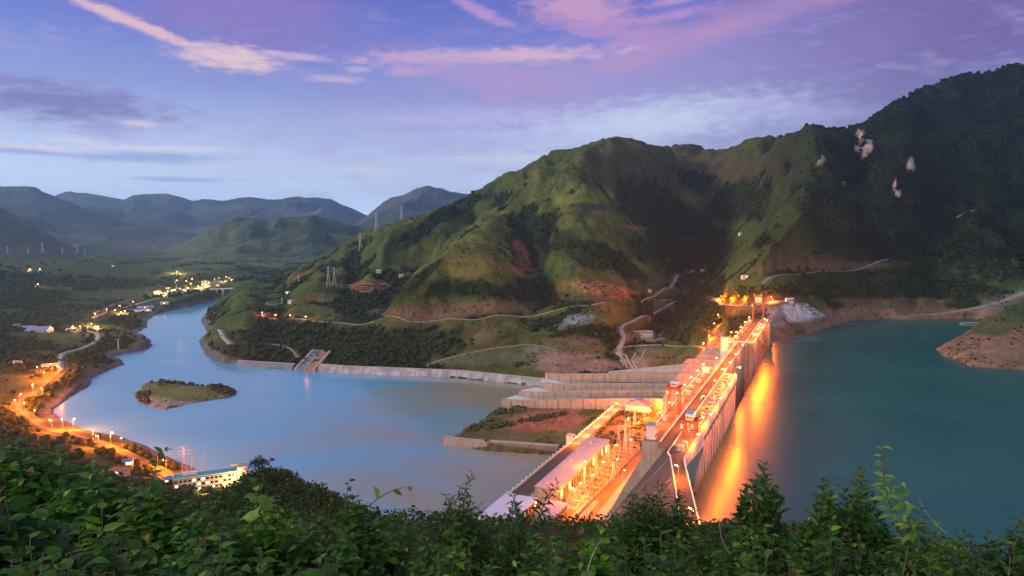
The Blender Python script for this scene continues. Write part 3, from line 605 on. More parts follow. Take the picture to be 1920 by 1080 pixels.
# ------------------------------------------------------------------ distant ranges
def mountain(name, pts, D, wid, base_z, c0, c1, seed, label, lam=900, amp=.35, crag=0):
    pts = sorted(pts); a0, a1 = pts[0][0], pts[-1][0]; n = int((a1-a0)/2.2)+1; m = 110
    pxs = np.linspace(a0, a1, n); pys = np.interp(pxs, [p[0] for p in pts], [p[1] for p in pts])
    pp_ = np.r_[[pys[0]]*4, pys, [pys[-1]]*4]; pys = np.convolve(pp_, np.array([0, 0, 1, 2, 3, 2, 1, 0, 0])/9, 'valid')+3.4*fbm(pxs, pxs*0+seed, 34, 5, seed, .6)-1.2*ridged(pxs, pxs*0+seed, 60, 3, seed+1)
    tops = np.array([at_y(x, y, D)[2] for x, y in zip(pxs, pys)])
    aa = (pxs-960)/FPX/_c
    o = np.linspace(-1, .7, m)
    Ag, Og = np.meshgrid(aa, o); Yg = D+Og*wid; Xg = Ag*Yg
    T = np.interp(Ag[0], aa, tops)[None, :]
    prof = np.clip(1-np.abs(Og+.10*fbm(Xg, Yg, lam*2, 3, seed+5)*(np.abs(Og) > .02))**.9, 0, 1)
    rd = ridged(Xg, Yg, lam, 6, seed)-.45
    lam *= .62; rd = ridged(Xg+lam*.3*fbm(Xg, Yg, lam, 2, seed+7), Yg, lam, 6, seed)-.45; amp *= 1.5
    z = base_z+(T-base_z)*np.clip(prof+amp*rd*np.clip(np.abs(Og)*4, 0, 1)*np.clip(prof*2, 0, 1), -.1, None)
    z += fbm(Xg, Yg, lam*.12, 4, seed+9)*(T-base_z)*.02
    nn = fbm(Xg, Yg, lam*.5, 5, seed+2)+.5*fbm(Xg, Yg, lam*.1, 3, seed+3)
    gy = .45 if D > 8000 else .15; c0, c1 = [np.array(c)*(1-gy)+gy*np.mean(c)*np.array([.85, 1.0, 1.2]) for c in (c0, c1)]; cc = lay(np.ones(z.shape+(3,))*c0*1.3, sstep(-.2, .5, nn), c1*1.5)  # haze painted in: far ranges greyed and tinted blue by distance
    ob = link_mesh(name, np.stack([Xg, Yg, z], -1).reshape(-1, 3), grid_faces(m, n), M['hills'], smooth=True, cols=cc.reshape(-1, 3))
    props(ob, label, 'mountain', kind='structure'); return ob
mountain('mountain', [(60, 400), (100, 372), (135, 361), (170, 361), (215, 370), (240, 374), (256, 366), (275, 363), (290, 365), (318, 362), (345, 369), (372, 375), (384, 372), (402, 375), (430, 377), (455, 370), (470, 369), (495, 372),
  (520, 374), (560, 369), (600, 369), (625, 374), (650, 385), (690, 404), (740, 425), (800, 440)], 14500, 5200, 40, (.05, .06, .04), (.10, .09, .07), 201, 'pale blue mountain range at the far end of the valley', 2600, .35)
mountain('mountain', [(-260, 330), (-160, 335), (-60, 340), (0, 348), (30, 350), (75, 352), (100, 362), (120, 372), (150, 384), (190, 400), (230, 414), (270, 424), (300, 431), (340, 434), (380, 440), (430, 455), (470, 470)], 9000, 3400, 40, (.045, .055, .03), (.09, .08, .05), 222,
  'blue grey mountain with a long slope on the left of the valley', 1700, .35)
mountain('mountain', [(600, 455), (640, 440), (665, 424), (690, 408), (706, 392), (722, 378), (735, 371), (752, 368), (768, 362), (785, 354), (796, 352), (806, 347), (818, 352), (830, 353), (845, 359), (868, 362), (900, 372), (960, 392), (1060, 420)], 9500, 3000, 60, (.05, .055, .035), (.10, .085, .06), 243,
  'pointed blue peak beside the shoulder of the green mountain', 1500, .3)
mountain('hill', [(-240, 330), (-120, 352), (-40, 372), (0, 383), (30, 398), (55, 412), (80, 428), (105, 444), (130, 458), (165, 474)], 5600, 1500, 40, (.035, .035, .02), (.07, .055, .035), 264, 'dark brown hill at the left edge behind the plain', 900, .3)
mountain('hill', [(270, 474), (320, 462), (360, 449), (400, 428), (430, 416), (455, 409), (470, 407), (490, 410), (510, 412), (528, 406), (548, 408), (575, 405), (594, 404), (612, 409), (640, 414), (665, 422), (690, 430), (730, 445), (790, 462), (860, 480)], 6200, 1900, 40, (.032, .05, .02), (.085, .095, .035), 285,
  'rounded green hill in the middle of the valley before the blue range', 900, .4)
mountain('hill', [(380, 488), (430, 484), (455, 480), (480, 478), (505, 484), (530, 486), (560, 480), (600, 484), (660, 492)], 4400, 700, 30, (.04, .06, .022), (.10, .11, .035), 299, 'low green foothill at the edge of the plain behind the river', 400, .4)

# ------------------------------------------------------------------ water
def water(name, base, rough, bump, bscale, label, poly, z, mapping=(1, 1, 1), c2=None, ior=1.33, silt=None):
    m = bpy.data.materials.new(name); m.use_nodes = True; t = m.node_tree; p = t.nodes['Principled BSDF']
    tcn = nd(t, 'ShaderNodeTexCoord'); mp = nd(t, 'ShaderNodeMapping'); t.links.new(tcn.outputs['Object'], mp.inputs[0]); mp.inputs['Scale'].default_value = mapping
    nn = nd(t, 'ShaderNodeTexNoise'); t.links.new(mp.outputs[0], nn.inputs['Vector']); nn.inputs['Scale'].default_value = .004; nn.inputs['Detail'].default_value = 5; nn.inputs['Distortion'].default_value = 1.2
    cc = ramp(t, nn.outputs[0], [(.35, base+(1,)), (.68, (c2 or base)+(1,))]); 
    if silt:
        sp = nd(t, 'ShaderNodeSeparateXYZ'); t.links.new(tcn.outputs['Object'], sp.inputs[0])
        k = mth(t, 'MULTIPLY', mth(t, 'ADD', mth(t, 'ADD', sp.outputs[0], 300), mth(t, 'MULTIPLY', mth(t, 'SUBTRACT', nn.outputs[0], .5), 600)), 1/260, clamp=True)
        cc = mixc(t, k, cc, silt+(1,))
    t.links.new(cc, p.inputs['Base Color'])
    rr = mth(t, 'ADD', mth(t, 'MULTIPLY', nn.outputs[0], .12), rough-.06); t.links.new(rr, p.inputs['Roughness'])
    p.inputs['IOR'].default_value = ior; p.inputs['Specular IOR Level'].default_value = .5
    bn = nd(t, 'ShaderNodeTexNoise'); t.links.new(mp.outputs[0], bn.inputs['Vector']); bn.inputs['Scale'].default_value = bscale; bn.inputs['Detail'].default_value = 3; bn.inputs['Distortion'].default_value = .6
    bu = nd(t, 'ShaderNodeBump'); bu.inputs['Strength'].default_value = 1; bu.inputs['Distance'].default_value = bump; t.links.new(bn.outputs[0], bu.inputs['Height']); t.links.new(bu.outputs[0], p.inputs['Normal'])
    o = link_mesh(name, [(x, y, z) for x, y in poly], [tuple(range(len(poly)))], m); props(o, label, 'water', kind='structure'); return o
water('river', (.10, .36, .54), .13, .10, .09, 'smooth blue river winding below the dam', [(-3200, 420), (-100, 420), st(-60, 156)[:2], st(300, 156)[:2], st(500, 156)[:2], (420, 1300), (420, 2300), (200, 4200), (-3200, 4200)], 0.0, (.7, 1.6, 1), (.13, .40, .56), 1.5, (.25, .25, .18))
water('reservoir', (.009, .086, .080), .27, .05, .08, 'dark teal reservoir held behind the dam', [st(-1, -.5)[:2], (105, 200), (2600, 200), (2600, 1560), (560, 1560), st(800, -6)[:2], st(700, -.5)[:2]], ZR, (1, 1, 1), (.012, .104, .094))
#@@STRUCT
# ------------------------------------------------------------------ structure materials
M['concrete'] = mat('concrete', (.36, .31, .26), .85, nscale=.12, namt=.22, streak=(.5, .5, .03), bump=.05, bscale=2)
M['concrete_shade_joint'] = mat('concrete_shade_joint', (.075, .060, .058), .9, nscale=.15, namt=.25, streak=(.7, .7, .02))  # painted shade on faces and recesses, also used for real joints
M['deck'] = mat('deck', (.17, .125, .085), .85, nscale=.2, namt=.2)
M['asphalt'] = mat('asphalt', (.085, .072, .06), .85, nscale=.1, namt=.18)
M['road_concrete'] = mat('road_concrete', (.33, .29, .25), .85, nscale=.08, namt=.2)
M['dirt'] = mat('dirt', (.26, .21, .16), .95, nscale=.08, namt=.25)
M['white'] = mat('white', (.66, .63, .58), .6, nscale=.4, namt=.08)
M['rail_white'] = mat('rail_white', (.80, .78, .74), .5)
M['red_steel'] = mat('red_steel', (.36, .06, .03), .45, nscale=.5, namt=.1)
M['steel'] = mat('steel', (.45, .45, .44), .5, .4)
M['pylon'] = mat('pylon', (.52, .53, .54), .5, .3)
M['blue_roof'] = mat('blue_roof', (.10, .22, .55), .4, nscale=.4, namt=.1)
M['sky_roof'] = mat('sky_roof', (.25, .42, .72), .35, nscale=.4, namt=.1)
M['teal_roof'] = mat('teal_roof', (.02, .30, .36), .4, nscale=.3, namt=.12)
M['purple_roof'] = mat('purple_roof', (.30, .26, .48), .4, nscale=.3, namt=.1)
M['pale_roof'] = mat('pale_roof', (.44, .37, .40), .45, nscale=.06, namt=.06)
M['lavender_roof'] = mat('lavender_roof', (.50, .54, .70), .4, nscale=.06, namt=.06)
M['red_roof'] = mat('red_roof', (.38, .11, .06), .7, nscale=.4, namt=.15)
M['grey_roof'] = mat('grey_roof', (.35, .36, .38), .6, nscale=.4, namt=.12)
M['dark_glass'] = mat('dark_glass', (.02, .025, .035), .15, spec=.6)
M['lit_window'] = mat('lit_window', (.8, .6, .3), .5, emis=(1, .62, .25), estr=5)
M['lamp_orange'] = mat('lamp_orange', (1, .6, .2), .5, emis=(1, .46, .12), estr=90)
M['lamp_white'] = mat('lamp_white', (1, .9, .7), .5, emis=(1, .78, .42), estr=60)
M['rock_wall'] = mat('rock_wall', (.33, .17, .11), .9, nscale=.2, namt=.3, streak=(.6, .6, .05))
M['slab_grey'] = mat('slab_grey', (.33, .33, .33), .85, nscale=.06, namt=.6, streak=(.16, .03, .03))
M['slab_blue'] = mat('slab_blue', (.17, .21, .24), .9, nscale=.10, namt=.3)
M['chute_floor'] = mat('chute_floor', (.07, .07, .09), .6, nscale=.1, namt=.2)
M['plaster'] = mat('plaster', (.46, .41, .35), .8, nscale=.3, namt=.1)
M['yard_ground'] = mat('yard_ground', (.19, .12, .065), .9, nscale=.07, namt=.3)

# ------------------------------------------------------------------ dam
DRZ = math.atan2(DU[1], DU[0])
def dam_thing(name, label, cat, s=0, t=0, z=0, group=None): return empty(name, st(s, t, z), DRZ, label, cat, group)
def loc(px, py, z):
    p = at_z(px, py, z)[:2]; return to_st(p[0], p[1])
dam = dam_thing('dam', 'long concrete gravity dam with floodlit crest between the river and the reservoir', 'dam')
def wl(x, y):
    a, b = to_st(x, y); return (a, b)
nk = [(0, 0), wl(102, 371), wl(90, 300), wl(80, 236)]; nl = [(26, 18), (2, 10.3), wl(92.5, 372), wl(79.5, 302), wl(69.5, 238)]
m = MB()      # abutment section near the viewer
cr = [(0, 0), wl(102, 371), wl(90, 300), wl(80, 236), wl(69.5, 238), wl(79.5, 302), wl(92.5, 372), (2, 10.4)]
m.prism(cr, 40, ZC-.4)
m.build('abutment_block', M['concrete'], dam)
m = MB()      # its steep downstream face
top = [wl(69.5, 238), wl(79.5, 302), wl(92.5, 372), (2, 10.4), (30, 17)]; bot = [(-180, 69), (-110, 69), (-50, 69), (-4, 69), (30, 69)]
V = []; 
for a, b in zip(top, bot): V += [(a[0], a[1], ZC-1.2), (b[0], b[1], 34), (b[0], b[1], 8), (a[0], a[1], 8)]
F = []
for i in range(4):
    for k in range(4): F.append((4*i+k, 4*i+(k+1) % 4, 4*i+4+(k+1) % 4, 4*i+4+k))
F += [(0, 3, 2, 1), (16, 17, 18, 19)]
m.add(V, F); m.build('downstream_face', M['concrete_shade_joint'], dam)  # dark colour paints the face as shaded from the crest lamps
m = MB()
for s0 in (-30, 4):
    a = np.array([s0, 69.0]); f = (s0+180)/210
    tx = np.interp(s0, [p[0] for p in top], [p[1] for p in top]); m.bar((s0, tx+.6, ZC-2), (s0, 69.3, 34), .16)
m.build('joint_strip', M['concrete'], dam)
# intake section with the wide deck
m = MB(); m.prism([(2, 10.3), (0.2, .2), (280, .2), (280, 36), (30, 36), (30, 17.5)], ZC-5, ZC-.4); m.prism([(12, 15), (79, 12.5), (280, 12.5), (280, 36), (30, 36), (30, 18)], 30, ZC-4.9)
m.add([(30.2, 36, 98), (30.2, 69, 34), (30.2, 36, 8), (480, 36, 98), (480, 69, 34), (480, 36, 8)], [(0, 1, 2), (3, 5, 4), (0, 3, 4, 1), (1, 4, 5, 2), (0, 2, 5, 3)])
m.build('intake_block', M['concrete'], dam)
m = MB(); m.box(280.1, 494, 13.5, 27.5, 30, ZC-.4); m.box(280.1, 494, 27.6, 36, 30, 96); m.build('spillway_block', M['plaster'], dam)
m = MB(); m.box(494.1, 745, 3, 31, 30, ZC-.4); m.box(700, 752, -2, 3, 60, ZC-.8); m.build('far_block', M['concrete'], dam)
for i, s0 in enumerate(np.arange(80.5, 286, 16.6)):
    q = MB(); w = 2.0; q.hexa([(s0-w, 2.4, 58), (s0+w, 2.4, 58), (s0+w, 12.6, 58), (s0-w, 12.6, 58), (s0-w, .6, ZC-5.1), (s0+w, .6, ZC-5.1), (s0+w, 12.6, ZC-5.1), (s0-w, 12.6, ZC-5.1)])
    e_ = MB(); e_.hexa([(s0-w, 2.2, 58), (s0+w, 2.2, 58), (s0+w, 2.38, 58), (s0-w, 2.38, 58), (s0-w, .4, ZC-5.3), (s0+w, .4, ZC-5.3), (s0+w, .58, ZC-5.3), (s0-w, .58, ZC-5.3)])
    w = 1.5; q.hexa([(s0-w, .5, 58), (s0+w, .5, 58), (s0+w, 2.1, 58), (s0-w, 2.1, 58), (s0-w, .3, ZC-11), (s0+w, .3, ZC-11), (s0+w, 2.1, ZC-11), (s0-w, 2.1, ZC-11)])
    pr_ = q.build('pier', M['white'], dam); e_.build('shade_strip', M['concrete_shade_joint'], pr_)  # dark strip paints shade on each pier front
q = MB()
for s0 in np.arange(80.5, 270, 16.6):
    p_ = MB(); p_.box(s0+2.1, s0+14.5, 12.2, 12.45, 58, ZC-5.2); p_.build('recess_shade', M['concrete_shade_joint'], dam)  # dark panel paints the shade in the gaps between piers
q.box(.5, 280.5, -.35, .15, ZC-5.6, ZC-.45); q.hexa([(.5, .2, ZC-5.7), (79, .2, ZC-14), (79, 2.2, ZC-14), (.5, 2.2, ZC-5.7), (.5, .2, ZC-5.2), (79, .2, ZC-5.2), (79, 2.2, ZC-5.2), (.5, 2.2, ZC-5.2)]); q.build('breast_wall', M['white'], dam)
for s0 in np.arange(515, 745, 21):
    q = MB(); q.box(s0-1.1, s0+1.1, 1.6, 3.05, 60, ZC-1); q.build('buttress', M['concrete'], dam)
for t0 in (9.5, 17.5, 24.5):
    q = MB(); q.box(493.2, 494.15, t0-.3, t0+.3, 62, ZC-1.2); q.build('joint_strip', M['concrete_shade_joint'], dam)
for s0 in np.arange(300, 494, 18):
    q = MB(); q.box(s0-.25, s0+.25, 13.2, 13.55, 64, ZC-1); q.build('joint_strip', M['concrete_shade_joint'], dam)
# roadway and deck surfaces
q = MB(); q.prism([(0.5, 1.2), wl(101.2, 371), wl(89.2, 300), wl(79.3, 236), wl(70.3, 238), wl(80.3, 302), wl(93.3, 372), (2.5, 9.6), (9, 13.4), (30, 13.4), (20, 4)], ZC-.42, ZC+.02); q.build('roadway', M['asphalt'], dam)
q = MB(); q.box(20, 745, 14, 22.5, ZC-.41, ZC+.06); q.box(494, 745, 22.6, 23.2, ZC-.4, ZC+.3); q.build('roadway', M['asphalt'], dam)
for bb in ((31, 279, 23.4, 35.4, ZC-.41, ZC+.05), (14, 279, .8, 12.4, ZC-.41, ZC+.04), (496, 744, 3.5, 13.2, ZC-.4, ZC+.05), (496, 744, 23.8, 30.5, ZC-.4, ZC+.05)):
    q = MB(); q.box(*bb); q.build('deck', M['deck'], dam)
def wall_line(pts, h, w, z, mt, nm='parapet', parent=None):
    q = MB()
    for a, b in zip(pts[:-1], pts[1:]):
        d = np.array(b)-a; L_ = np.hypot(*d); d = d/L_; nrm = np.array([-d[1], d[0]])*w/2
        a0 = np.array(a)-nrm; a1 = np.array(a)+nrm; b0 = np.array(b)-nrm; b1 = np.array(b)+nrm
        q.prism([a0, b0, b1, a1], z, z+h)
    return q.build(nm, mt, parent)
wall_line([wl(79.7, 236), wl(89.7, 300), wl(101.7, 371), (0, .8), (280, .8)], 1.3, .5, ZC, M['rail_white'], parent=dam)
wall_line([wl(69.8, 238), wl(79.8, 302), wl(92.8, 372), (2.4, 10.0), (9, 13.2)], 1.3, .5, ZC, M['rail_white'], parent=dam)
for t0, s0, s1 in ((13.4, 9, 745), (23.1, 31, 494), (35.8, 31, 280), (3.4, 494, 745), (30.7, 494, 745)):
    wall_line([(s0, t0), (s1, t0)], 1.2, .45, ZC, M['rail_white'], parent=dam)
wall_line([(494.3, 3.4), (494.3, 30.6)], 1.2, .45, ZC, M['rail_white'], parent=dam); wall_line([(280.3, .8), (280.3, 13)], 1.2, .45, ZC, M['rail_white'], parent=dam)
q = MB(); q.box(40, 278, 2.4, 2.8, ZC, ZC+.35); q.box(40, 278, 11, 11.4, ZC, ZC+.35); q.box(40, 275, 25, 25.3, ZC, ZC+.3); q.box(40, 275, 33.5, 33.8, ZC, ZC+.3); q.build('crane_rail', M['steel'], dam)
for s0 in np.arange(66, 270, 13.5):
    q = MB(); q.box(s0-3.2, s0+3.2, 4.2, 9.6, ZC, ZC+.9); h_ = q.build('gate_slot', M['plaster'], dam)
    q = MB(); q.box(s0-2.4, s0+2.4, 5, 8.8, ZC+.9, ZC+1.0); q.build('slot_cover', M['dark_glass'], h_)
# spillway gates just downstream of the road
for s0 in np.arange(300, 482, 30):
    q = MB(); q.box(s0-2, s0+2, 27.7, 62, 60, 103); q.hexa([(s0-2, 62, 55), (s0+2, 62, 55), (s0+2, 80, 55), (s0-2, 80, 55), (s0-2, 62, 103), (s0+2, 62, 103), (s0+2, 78, 76), (s0-2, 78, 76)]); q.build('spillway_pier', M['concrete'], dam)

# spillway with its four training walls
spill = dam_thing('spillway', 'wide concrete spillway with long parallel training walls running down to the river', 'spillway')
WALLS = [(480, 290, 47), (450, 287, 39), (418, 305, 32), (386, 316, 27)]
for i, (s0, te, ze) in enumerate(WALLS):
    tr_, zr_ = [(84, 64), (87, 57), (107, 54), (125, 49)][i]; w = 3.2; q = MB(); zs = [(60, zr_+6), (tr_, zr_), (200, zr_+(ze-zr_)*(200-tr_)/(te-tr_)), (te-25, ze+1), (te, ze)]
    for (ta, za), (tb, zb) in zip(zs[:-1], zs[1:]):
        q.hexa([(s0-w, ta, za-20), (s0+w, ta, za-20), (s0+w, tb, zb-20), (s0-w, tb, zb-20), (s0-w, ta, za), (s0+w, ta, za), (s0+w, tb, zb), (s0-w, tb, zb)])
    q.box(s0-w, s0+w, te-40, te-.1, -8, ze-20.1)
    q.build('training_wall', M['concrete'], spill)
    for tt in np.arange(80, te, 17):
        q = MB(); zt = np.interp(tt, [a for a, b in zs], [b for a, b in zs]); q.box(s0-w-.15, s0-w, tt-.2, tt+.2, zt-16, zt-.3)
        q.build('joint_strip', M['concrete_shade_joint'], spill)
    if i < 3:
        s1, te1, ze1 = WALLS[i+1]; dz = 9.5
        zb_ = lambda tq: np.interp(tq, [a for a, b in zs], [b for a, b in zs])*.5+ze1/2*0+.5*(np.interp(tq, [60, te1], [56, ze1])); q = MB(); zf = [(60, zb_(60)-6), (120, zb_(120)-6.5), (200, zb_(200)-6.5), (te-38, (ze+ze1)/2-8)]
        for (ta, za), (tb, zb) in zip(zf[:-1], zf[1:]):
            q.hexa([(s1+w, ta, za-12), (s0-w, ta, za-12), (s0-w, tb, zb-12), (s1+w, tb, zb-12), (s1+w, ta, za), (s0-w, ta, za), (s0-w, tb, zb), (s1+w, tb, zb)])
        q.build('chute_floor', M['chute_floor'], spill)
        ta, tb = te-38, te+4; z0, z1 = (ze+ze1)/2-8, (ze+ze1)/2-2.5
        q = MB(); q.hexa([(s1+w, ta, -8), (s0-w, ta, -8), (s0-w, tb+16, -8), (s1+w, tb1:=te1+14, -8), (s1+w, ta, z0), (s0-w, ta, z0), (s0-w, tb, z1), (s1+w, te1-2, z1)])
        q.build('flip_bucket', M['white'], spill)
q = MB(); q.box(486, 520, 40, 92, 50, 78); q.hexa([(484, 92, 30), (500, 92, 40), (500, 200, 20), (484, 200, 20), (484, 92, 66), (500, 92, 74), (500, 200, 54), (484, 200, 51)]); q.build('side_wall', M['concrete'], spill)
q = MB(); q.hexa([(374, 300, -4), (384, 300, -4), (384, 334, -4), (374, 334, -4), (376, 300, 9), (383, 300, 9), (383, 322, 7), (376, 322, 7)]); q.build('apron', M['white'], spill)

# ------------------------------------------------------------------ powerhouse platform
ZP = 36
plat = dam_thing('platform', 'wide concrete yard platform between the dam and the tailrace', 'platform')
q = MB(); q.box(-95, 386, 69, 158, -8, ZP-.02); q.build('slab', M['yard_ground'], plat)
q = MB(); q.box(-90, 384, 70, 78, ZP-.01, ZP+.05); q.box(206, 384, 147.2, 156.8, ZP-.01, ZP+.05); q.box(-20, 84, 84, 95, ZP-.01, ZP+.05); q.box(60, 100, 96, 107, ZP-.01, ZP+.05); q.build('roadway', M['road_concrete'], plat)
wall_line([(-60, 157.6), (384, 157.6)], 1.6, .8, ZP, M['rail_white'], parent=plat)
wall_line([(-90, 69.6), (384, 69.6)], 1.1, .4, ZP, M['concrete'], parent=plat)
wall_line([(-60, 94), (250, 84)], 2.4, .3, ZP, M['steel'], 'fence', plat)
for s0 in np.arange(-20, 380, 9.5):
    q = MB(); q.box(s0-.7, s0+.7, 156.9, 158.3, ZP+1.6, ZP+3.1); q.build('parapet_post', M['white'], plat)
# powerhouse hall
def building(name, label, cat, cx, cy, rz, z, w, d, h, roof_m, wall_m, over=.6, roof='flat', win=(0, 0), lit=.2, group=None, parapet=0):
    b = empty(name, (cx, cy, z), rz, label, cat, group)
    q = MB(); q.box(-w/2, w/2, -d/2, d/2, -3, h); q.build('wall', wall_m, b)
    q = MB()
    if roof == 'flat':
        q.box(-w/2-over, w/2+over, -d/2-over, d/2+over, h, h+.6)
    elif roof == 'gable':
        r = d*.22; W2, D2 = w/2+over, d/2+over
        q.add([(-W2, -D2, h), (W2, -D2, h), (W2, D2, h), (-W2, D2, h), (-W2, 0, h+r), (W2, 0, h+r)], [(0, 1, 5, 4), (2, 3, 4, 5), (0, 4, 3), (1, 2, 5), (0, 3, 2, 1)])
    elif roof == 'hip':
        r = d*.2; W2, D2 = w/2+over, d/2+over
        q.add([(-W2, -D2, h), (W2, -D2, h), (W2, D2, h), (-W2, D2, h), (-W2+D2, 0, h+r), (W2-D2, 0, h+r)], [(0, 1, 5, 4), (2, 3, 4, 5), (0, 4, 3), (1, 2, 5), (0, 3, 2, 1)])
    q.build('roof', roof_m, b)
    if parapet:
        q = MB(); W2, D2 = w/2+over, d/2+over
        q.box(-W2, W2, -D2-.02, -D2+.5, h+.6, h+parapet); q.box(-W2, W2, D2-.5, D2+.02, h+.6, h+parapet); q.box(-W2-.02, -W2+.5, -D2+.5, D2-.5, h+.6, h+parapet); q.box(W2-.5, W2+.02, -D2+.5, D2-.5, h+.6, h+parapet); q.build('parapet', wall_m, b)
    nx, nf = win
    rr = random.Random(hash((round(cx), round(cy))) & 0xffff)
    for f in range(nf):
        fh = h/nf
        for k in range(nx):
            x0 = -w/2+(k+.5)*w/nx; ww = min(1.4, w/nx*.34)
            for sy in (-1, 1):
                q = MB(); q.box(x0-ww, x0+ww, sy*(d/2)-.08, sy*(d/2)+.08, f*fh+fh*.3, f*fh+fh*.78)
                q.build('window', M['lit_window'] if rr.random() < lit else M['dark_glass'], b)
    return b
def dam_building(name, label, cat, s0, s1, t0, t1, z, h, *a, **k):
    x, y, _ = st((s0+s1)/2, (t0+t1)/2); return building(name, label, cat, x, y, DRZ, z, s1-s0, t1-t0, h, *a, **k)
ph = dam_building('powerhouse', 'long low powerhouse hall with a pale pink flat roof beside the switchyard', 'powerhouse', 60, 204, 111.5, 131, ZP, 13.5, M['pale_roof'], M['concrete'], win=(22, 1), lit=.3)
q = MB()
for k in range(9):
    x0 = -72+8+k*16
    q.prism([(x0-8, 10.2), (x0+8, 10.2), (x0+8, 12.0)]+[(x0+8*math.cos(R(a)), 12.0+5.5*math.sin(R(a))) for a in range(0, 181, 20)], -1, 2.2)
q.build('draft_tube_bay', M['concrete'], ph)
for k in range(11):
    q = MB(); x0 = -66+k*13.2; q.box(x0-.12, x0+.12, -9.9, 9.9, 14.1, 14.32); q.build('roof_seam', M['grey_roof'], ph)
for k in range(7):
    q = MB(); x0 = -60+k*19.5; q.box(x0-1.1, x0+1.1, 3.4, 5.6, 14.11, 15.3); q.build('roof_vent', M['steel'], ph)
q = MB(); q.box(-75, 85, 21.5, 34, .02, .12); q.build('tailrace_deck', M['asphalt'], ph)
dam_building('control_building', 'large flat building with a pale lavender blue roof at the near end of the powerhouse', 'building', 6, 52, 126, 153, ZP, 7, M['lavender_roof'], M['concrete'], win=(8, 1))
dam_building('annex_building', 'small block with a pale pink roof in front of the powerhouse hall', 'building', 20, 46, 98, 114, ZP, 10, M['pale_roof'], M['plaster'], win=(5, 2), lit=.3)
dam_building('service_building', 'long white hall with a purple ridged roof at the foot of the spillway', 'building', 366, 378, 109, 139, ZP+.1, 8, M['purple_roof'], M['white'], roof='gable', win=(3, 1))
dam_building('guard_hut', 'small pale hut beside the tailrace parapet at the corner of the grassy terrace', 'hut', 232, 240, 160.5, 167, 33, 6, M['grey_roof'], M['white'], win=(2, 1))
dam_building('yard_hut', 'small red roofed hut at the near corner of the switchyard', 'hut', 24, 38, 78.5, 86, ZP, 4, M['red_roof'], M['plaster'], roof='gable', win=(2, 1))
dam_building('gate_house', 'small white two storey gate house on the corner block of the dam', 'gatehouse', 34, 41, 27.5, 34, ZC+.1, 10, M['grey_roof'], M['white'], win=(2, 2), lit=0)
dam_building('crest_cabin', 'small pale cabin beside the road at the middle of the crest', 'cabin', 283, 292, 28, 34.5, 96, 18, M['white'], M['white'], win=(2, 2))
x, y, _ = st(440, 33)
building('lift_tower', 'slim white lift tower standing against the downstream side of the crest', 'tower', x, y, DRZ, 62, 8.5, 8, 62, M['grey_roof'], M['white'], over=.3, win=(1, 6), lit=0)
# access bridge from the valley road to the lift tower
ab = dam_thing('access_bridge', 'low concrete bridge carrying the valley road to the lift tower', 'bridge')
pw = RW['dam_access'][-1]; ps, pt = to_st(pw[0], pw[1]); pz = pw[2]
q = MB(); q.hexa([(434, 37.2, 82), (446, 37.2, 82), (ps+5, pt, pz-1.4), (ps-5, pt, pz-1.4), (434, 37.2, 83.5), (446, 37.2, 83.5), (ps+5, pt, pz+.1), (ps-5, pt, pz+.1)]); q.build('deck', M['road_concrete'], ab)
q = MB(); q.box(438, 442, 50, 53, 20, 82.2); q.build('pier', M['concrete'], ab)

# gantry cranes
def gantry(s, t, z, w, d, h, label, cab=M['sky_roof'], name='gantry_crane', house=4.0, lm='red_steel'):
    g = dam_thing(name, label, 'crane', s, t, z)
    for a in (-1, 1):
        for b in (-1, 1):
            q = MB(); q.hexa([(a*d/2-.6, b*w/2-.5, 0), (a*d/2+.6, b*w/2-.5, 0), (a*d/2+.6, b*w/2+.5, 0), (a*d/2-.6, b*w/2+.5, 0), (a*d/2*.8-.5, b*w/2*.92-.5, h), (a*d/2*.8+.5, b*w/2*.92-.5, h), (a*d/2*.8+.5, b*w/2*.92+.5, h), (a*d/2*.8-.5, b*w/2*.92+.5, h)])
            q.build('leg', M[lm], g)
    for bb in ((-d/2-1, d/2+1, -w/2-1.4, -w/2*.7, h, h+2.2), (-d/2-1, d/2+1, w/2*.7, w/2+1.4, h, h+2.2), (-d/2*.8, -d/2*.8+1.4, -w/2*.7, w/2*.7, h+.1, h+2.1), (d/2*.8-1.4, d/2*.8, -w/2*.7, w/2*.7, h+.1, h+2.1)):
        q = MB(); q.box(*bb); q.build('girder', M[lm], g)
    for bb in ((-d/2*.8, d/2*.8, -w/2-.6, -w/2+.5, h*.35, h*.35+1), (-d/2*.8, d/2*.8, w/2-.5, w/2+.6, h*.35, h*.35+1)):
        q = MB(); q.box(*bb); q.build('tie_beam', M[lm], g)
    q = MB(); q.box(-d/2*.75, d/2*.75, -w/2*.62, w/2*.62, h+2.2, h+2.2+house); c = q.build('machine_house', M['white'], g)
    q = MB(); q.box(-d/2*.85, d/2*.85, -w/2*.7, w/2*.7, h+2.2+house, h+2.9+house); q.build('roof', cab, c)
    for k in (-1, 0, 1):
        q = MB(); q.box(-d/2*.75-.1, -d/2*.75+.05, k*w*.18-.5, k*w*.18+.5, h+3.2, h+4.8); q.build('window', M['dark_glass'], c)
    q = MB(); q.box(-d/2-1, -d/2+2, w/2-.5, w/2+1.8, h-4, h-1); q.build('operator_cab', M['white'], g)
    return g
gantry(112, 29.5, ZC+.3, 8.6, 9, 20, 'tall red gantry crane with blue roofed cab on the downstream crest deck')
gantry(58, 7, ZC+.3, 8.6, 13, 9.5, 'squat red gantry crane with blue roof straddling the gate slots near the bend')
gantry(728, 18, ZC+.1, 16, 10, 27, 'distant red portal tower with a white house on top at the crest end', cab=M['white'], house=7)

